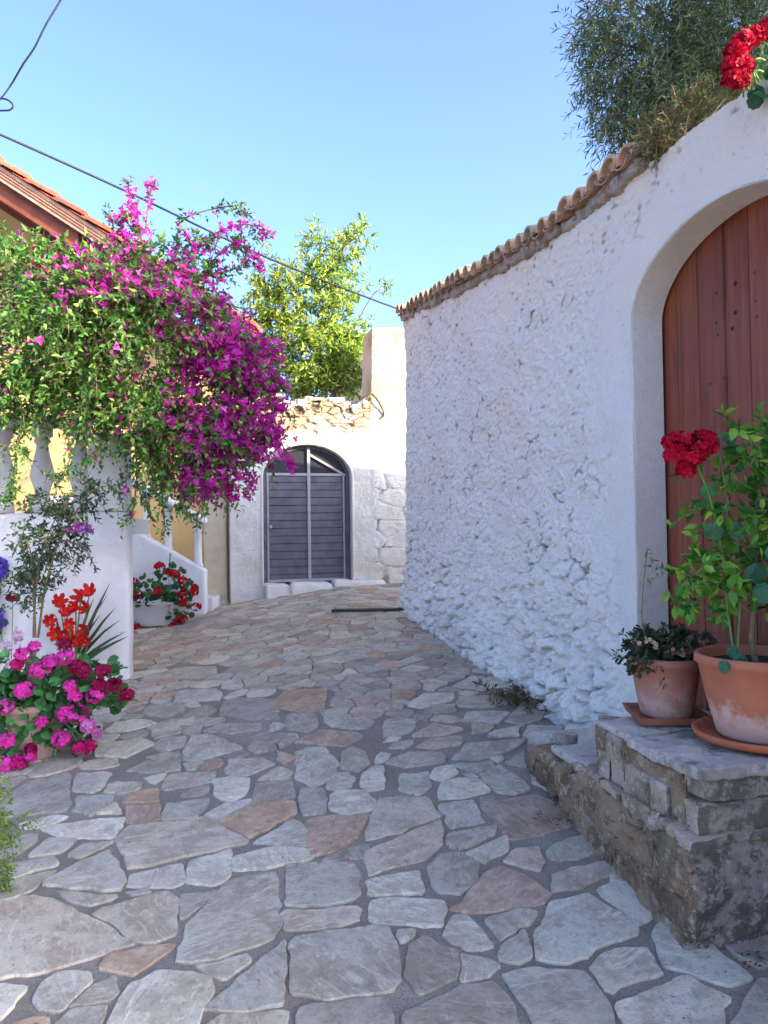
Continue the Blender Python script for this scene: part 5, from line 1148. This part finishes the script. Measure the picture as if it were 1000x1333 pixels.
for px, py, r, cl in ((52,872,.062,PK),(30,852,.045,PK),(85,855,.05,PK),(68,862,.05,PK),(32,898,.058,PK),(28,900,.03,LP),(100,930,.07,PK),(85,930,.05,PK),(125,905,.055,PK),(128,892,.04,DK),(108,875,.05,DK),(134,873,.04,DK),(148,892,.045,DK),(165,905,.04,DK),(100,868,.05,DK),(92,893,.035,PK),(80,962,.055,PK),(105,975,.055,lin(196,28,110)),(118,970,.03,lin(196,28,110)),(8,965,.05,PK),(25,992,.05,lin(206,36,130)),(40,985,.03,PK),(8,995,.05,PK),(40,975,.028,DK),(115,945,.045,LP),(127,955,.02,LP),(55,940,.028,PK),(98,905,.035,PK),(8,920,.05,lin(220,90,170)),(45,842,.03,PK),(22,865,.032,lin(200,40,110)),(85,838,.028,DK),(-20,930,.06,PK),(-15,880,.05,PK)):
    hc = P(px, py, Yf - .24); head(pk, hc, r * .92, cl, 34, .022); stemline(BS, s0_ + A([R.uniform(-.08, .08), R.uniform(-.08, .05), 0]), hc + A([0, .03, -.01]), .004, .003, .04)
BL.build('leaves', LEAFM, pk); BS.build('stems', STEMG, pk)
# scarlet lily with sword leaves
lc = onground(95, 900); ly = thing('red_lily', 'scarlet trumpet lilies with dark sword leaves in front of the terrace wall', 'flower', lc); BL, BS, Yl = Batch(), Batch(), lc[1]
SW = A([[0, -.5, 0], [0, .5, 0], [.35, .62, .04], [.35, -.62, .04], [.7, .42, .02], [.7, -.42, .02], [1, .02, -.08], [1, -.02, -.08]]); SW_F = A([[0, 3, 2, 1], [3, 5, 4, 2], [5, 7, 6, 4]])
for a, b in (((100, 850), (142, 760)), ((104, 855), (148, 790)), ((106, 860), (160, 822)), ((108, 860), (165, 828)), ((100, 850), (120, 778)), ((105, 865), (150, 835)), ((108, 870), (134, 866)), ((98, 855), (128, 800)), ((102, 850), (135, 775)), ((104, 858), (152, 806)), ((110, 872), (128, 858)), ((90, 850), (70, 800))):
    p0, p1 = P(*a, Yl), P(*b, Yl - R.uniform(0, .2)); BL.scatter(SW, SW_F, p0[None], (p1 - p0)[None], A([[R.uniform(-.4, .4), -1, .3]]), np.linalg.norm(p1 - p0), .026, jit(lin(58, 84, 56), 1))
BL.build('leaves', LEAFM, ly)
def lily(px, py, s):
    c_ = P(px, py, Yl - .12); B = Batch(); f = nrm(A([R.uniform(-.8, .8), -1, R.uniform(-.1, .7)])); a = nrm(np.cross(f, A([.1, .1, 1]))); b = np.cross(f, a)
    T = A([[0, .12, 0], [0, -.12, 0], [.35, .34, .12], [.35, -.34, .12], [.75, .30, .1], [.75, -.30, .1], [1, 0, -.06]]); TF_ = [[0, 1, 3, 2], [2, 3, 5, 4], [4, 5, 6]]
    for k in range(6):
        th = 2 * pi * k / 6 + .2; r_ = a * cos(th) + b * sin(th); x = nrm(f * .75 + r_ * .75); y = nrm(np.cross(f, r_)); z = np.cross(x, y)
        V = c_ - f * s * .5 + T[:, 0:1] * x * s + T[:, 1:2] * y * s * .62 - T[:, 2:3] * z * s; B.add(V, TF_, jit(lin(214, 40, 34), 1, .12)[0])
    B.build('flower', PETM, ly)
    stemline(BS, lc + A([R.uniform(-.03, .03), 0, .02]), c_ - f * s * .4, .007, .005, 0, 6)
for px, py, s in ((78,782,.10),(100,776,.105),(115,768,.10),(86,795,.09),(108,790,.10),(95,790,.085),(65,808,.09),(72,825,.10),(88,828,.10),(108,822,.105),(100,835,.09),(78,838,.08),(112,835,.08),(90,812,.08)): lily(px, py, s)
BS.build('stems', STEMG, ly)
# withered head beside it and pale snapdragons, violet bloom at the edge
dq = onground(14, 905); wd = thing('withered_flower', 'dull red withered flower head on a thin stem beside the scarlet lilies', 'flower', dq); BS = Batch(); hc = P(17, 778, dq[1]); head(wd, hc, .05, lin(134, 52, 58), 26, .026, .6); stemline(BS, dq, hc, .004, .003); BS.build('stem', STEMG, wd)
sq_ = onground(10, 930); sn = thing('snapdragon', 'pale pink and white snapdragon spikes at the left edge above the pink geraniums', 'flower', sq_); BS, BL = Batch(), Batch()
for pts in ([(12, 885), (10, 850), (8, 835)], [(24, 850), (24, 832), (22, 822)]):
    q = bez([P(a, b, sq_[1] - .15) for a, b in pts], 6); B = Batch(); p = q[R.randint(0, len(q), 46)] + R.normal(0, .018, (46, 3)); bract(B, p, .024, lambda N: jit(lin(232, 196, 220), N, .08), 4); B.build('flower_spike', PETM, sn); stemline(BS, sq_, q[0], .005, .004)
BS.build('stems', STEMG, sn)
vq = onground(-14, 900); vb = thing('violet_petunia', 'violet blue petunia blooms cut by the left edge of the picture', 'flower', vq); BS, BL = Batch(), Batch()
for px, py, r in ((0,735,.05),(3,745,.04),(-10,755,.05),(0,800,.05),(2,812,.035),(-12,780,.05)): 
    hc = P(px, py, vq[1]); head(vb, hc, r, lin(118, 92, 206), 16, .036); stemline(BS, vq, hc, .005, .004, 0, 5)
p, o = ell(-8, 790, 16, 50, vq[1], .1, 60); twigs(BL, None, p, o + R.normal(0, .4, p.shape), .08, 5, .05, .5, lambda N, pos=None: jit(GR2, N, .3)); BL.build('leaves', LEAFM, vb); BS.build('stems', STEMG, vb)
# low leafy plant at the left edge near the camera
eq = onground(-22, 1165); ep = thing('leafy_herb', 'yellow green feathery herb poking in at the lower left edge', 'plant', eq); BL, BS = Batch(), Batch(); Ye = eq[1]
for px, py, rx, ry, n in ((5,1075,36,14,34),(-20,1085,30,26,50),(-10,1110,20,40,44),(-15,1150,24,26,40),(2,1165,16,10,12),(0,1120,10,30,14),(0,1190,12,8,10),(-8,1010,12,18,14),(-10,1050,16,22,22)):
    p, o = ell(px, py, rx, ry, Ye, .06, n); twigs(BL, BS, p, o + R.normal(0, .5, (n, 3)) + A([.2, 0, .2]), R.uniform(.03, .07, n), 8, .024, .4, lambda N, pos=None: A([lin(150, 160, 62), lin(110, 136, 56), lin(84, 110, 50)])[R.randint(0, 3, N)] * R.uniform(.7, 1.15, (N, 1)), stem=.0018)
for k in range(16): stemline(BS, eq + A([R.uniform(-.03, .03), R.uniform(-.03, .03), 0]), P(R.uniform(-25, 14), R.uniform(1010, 1180), Ye), .003, .002)
BL.build('leaves', LEAFM, ep); BS.build('stems', STEMG, ep)

# weeds at the foot of the white house, fallen leaves
for i, (px, py, s, n, lab) in enumerate(((698, 914, .16, 150, 'clump of dry weeds in the gap at the foot of the white house front'), (655, 880, .05, 22, 'tiny green weed tuft at the wall foot farther up the street'), (566, 818, .06, 20, 'small dark weed tuft by the far end of the white house front'))):
    c_ = onground(px, py, .0); wdt = thing('weed', lab, 'weed', c_, None); BL, BS = Batch(), Batch(); p = c_ + R.normal(0, 1, (n, 3)) * A([s * .9, s * .6, s * .16]) + A([0, 0, s * .2]); p[:, 2] = np.maximum(p[:, 2], c_[2] + .01)
    twigs(BL, BS, p, R.normal(0, .5, (n, 3)) + A([0, 0, .6]), s * .6, 7, s * .26, .4, lambda N, pos=None: A([lin(132, 112, 84), lin(108, 104, 70), lin(92, 76, 58)])[R.randint(0, 3, N)] * R.uniform(.6, 1.1, (N, 1)), stem=.0016)
    BL.build('leaves', LEAFM, wdt); BS.build('stems', STEMB, wdt)
B = Batch()
pp = [onground(R.normal(722, 18), R.normal(1072, 9), .0) for _ in range(70)] + [onground(R.normal(985, 14), R.normal(1262, 7), .0) for _ in range(26)] + [onground(R.uniform(660, 740), R.uniform(925, 940), .0) for _ in range(24)]
pp = A(pp); n = len(pp); pp[:, 2] += .026 + .006 * R.rand(n); B.scatter(LEAF, LEAF_F, pp, R.normal(0, 1, (n, 3)) * A([1, 1, .15]), A([0, 0, 1.]) + R.normal(0, .3, (n, 3)), R.uniform(.012, .028, n), R.uniform(.008, .014, n), A([lin(122, 84, 56), lin(150, 116, 84), lin(84, 92, 60), lin(140, 60, 60)])[R.randint(0, 4, n)])
o = B.build('fallen_leaves', LEAFM, None, kind='stuff')
# moss tufts at the foot of the step
B = Batch()
for px, py, k in ((742, 1075, 30), (812, 1120, 26), (725, 1050, 20), (870, 1190, 16)):
    c_ = onground(px, py, .01); p = c_ + R.normal(0, 1, (k, 3)) * A([.02, .02, .012]) + A([.0, 0, .015]); B.scatter(LEAF, LEAF_F, p, R.normal(0, .6, (k, 3)) + A([0, 0, .8]), R.normal(0, 1, (k, 3)), .022, .010, jit(lin(84, 104, 60), k, .25))
B.build('moss', LEAFM, None, kind='stuff')
# ------------------------------------------------------------------ daylight and camera
SAZ, SEL = radians(118), radians(23)                      # azimuth from +Y towards +X
w = bpy.data.worlds.new('World'); SC.world = w; w.use_nodes = True
sk = w.node_tree.nodes.new('ShaderNodeTexSky'); sk.sky_type = 'NISHITA'; sk.sun_disc = False; sk.sun_elevation = SEL; sk.sun_rotation = SAZ
sk.air_density = .5; sk.dust_density = 3.0; sk.ozone_density = 3.0
bgd = w.node_tree.nodes['Background']; hs = w.node_tree.nodes.new('ShaderNodeMix'); hs.data_type = 'RGBA'; hs.blend_type = 'MULTIPLY'; hs.inputs[0].default_value = 1; hs.inputs[7].default_value = (.89, .925, 1.0, 1); w.node_tree.links.new(sk.outputs[0], hs.inputs[6]); w.node_tree.links.new(hs.outputs[2], bgd.inputs[0]); bgd.inputs[1].default_value = .145
sl_ = bpy.data.lights.new('sun', 'SUN'); sl_.energy = 2.3; sl_.angle = radians(.53); sl_.color = (1, .84, .64)
so = bpy.data.objects.new('sun', sl_); COL.objects.link(so)
from mathutils import Vector, Matrix
so.rotation_euler = Vector((sin(SAZ) * cos(SEL), cos(SAZ) * cos(SEL), sin(SEL))).to_track_quat('Z', 'Y').to_euler(); so.location = (6, -4, 9)
cam = bpy.data.cameras.new('camera'); co = bpy.data.objects.new('camera', cam); COL.objects.link(co); SC.camera = co
cam.sensor_fit = 'VERTICAL'; cam.sensor_height = 36; cam.lens = 36 * FPX / 1333; cam.clip_end = 500; cam.clip_start = .05
M = Matrix([[RT[0], UP[0], -FW[0], EYE[0]], [RT[1], UP[1], -FW[1], EYE[1]], [RT[2], UP[2], -FW[2], EYE[2]], [0, 0, 0, 1]]); co.matrix_world = M
SC.view_settings.view_transform = 'Standard'; SC.view_settings.look = 'None'; SC.view_settings.exposure = 2.65; SC.view_settings.gamma = 1
SC.cycles.max_bounces = 8; SC.cycles.diffuse_bounces = 5; SC.cycles.transmission_bounces = 4
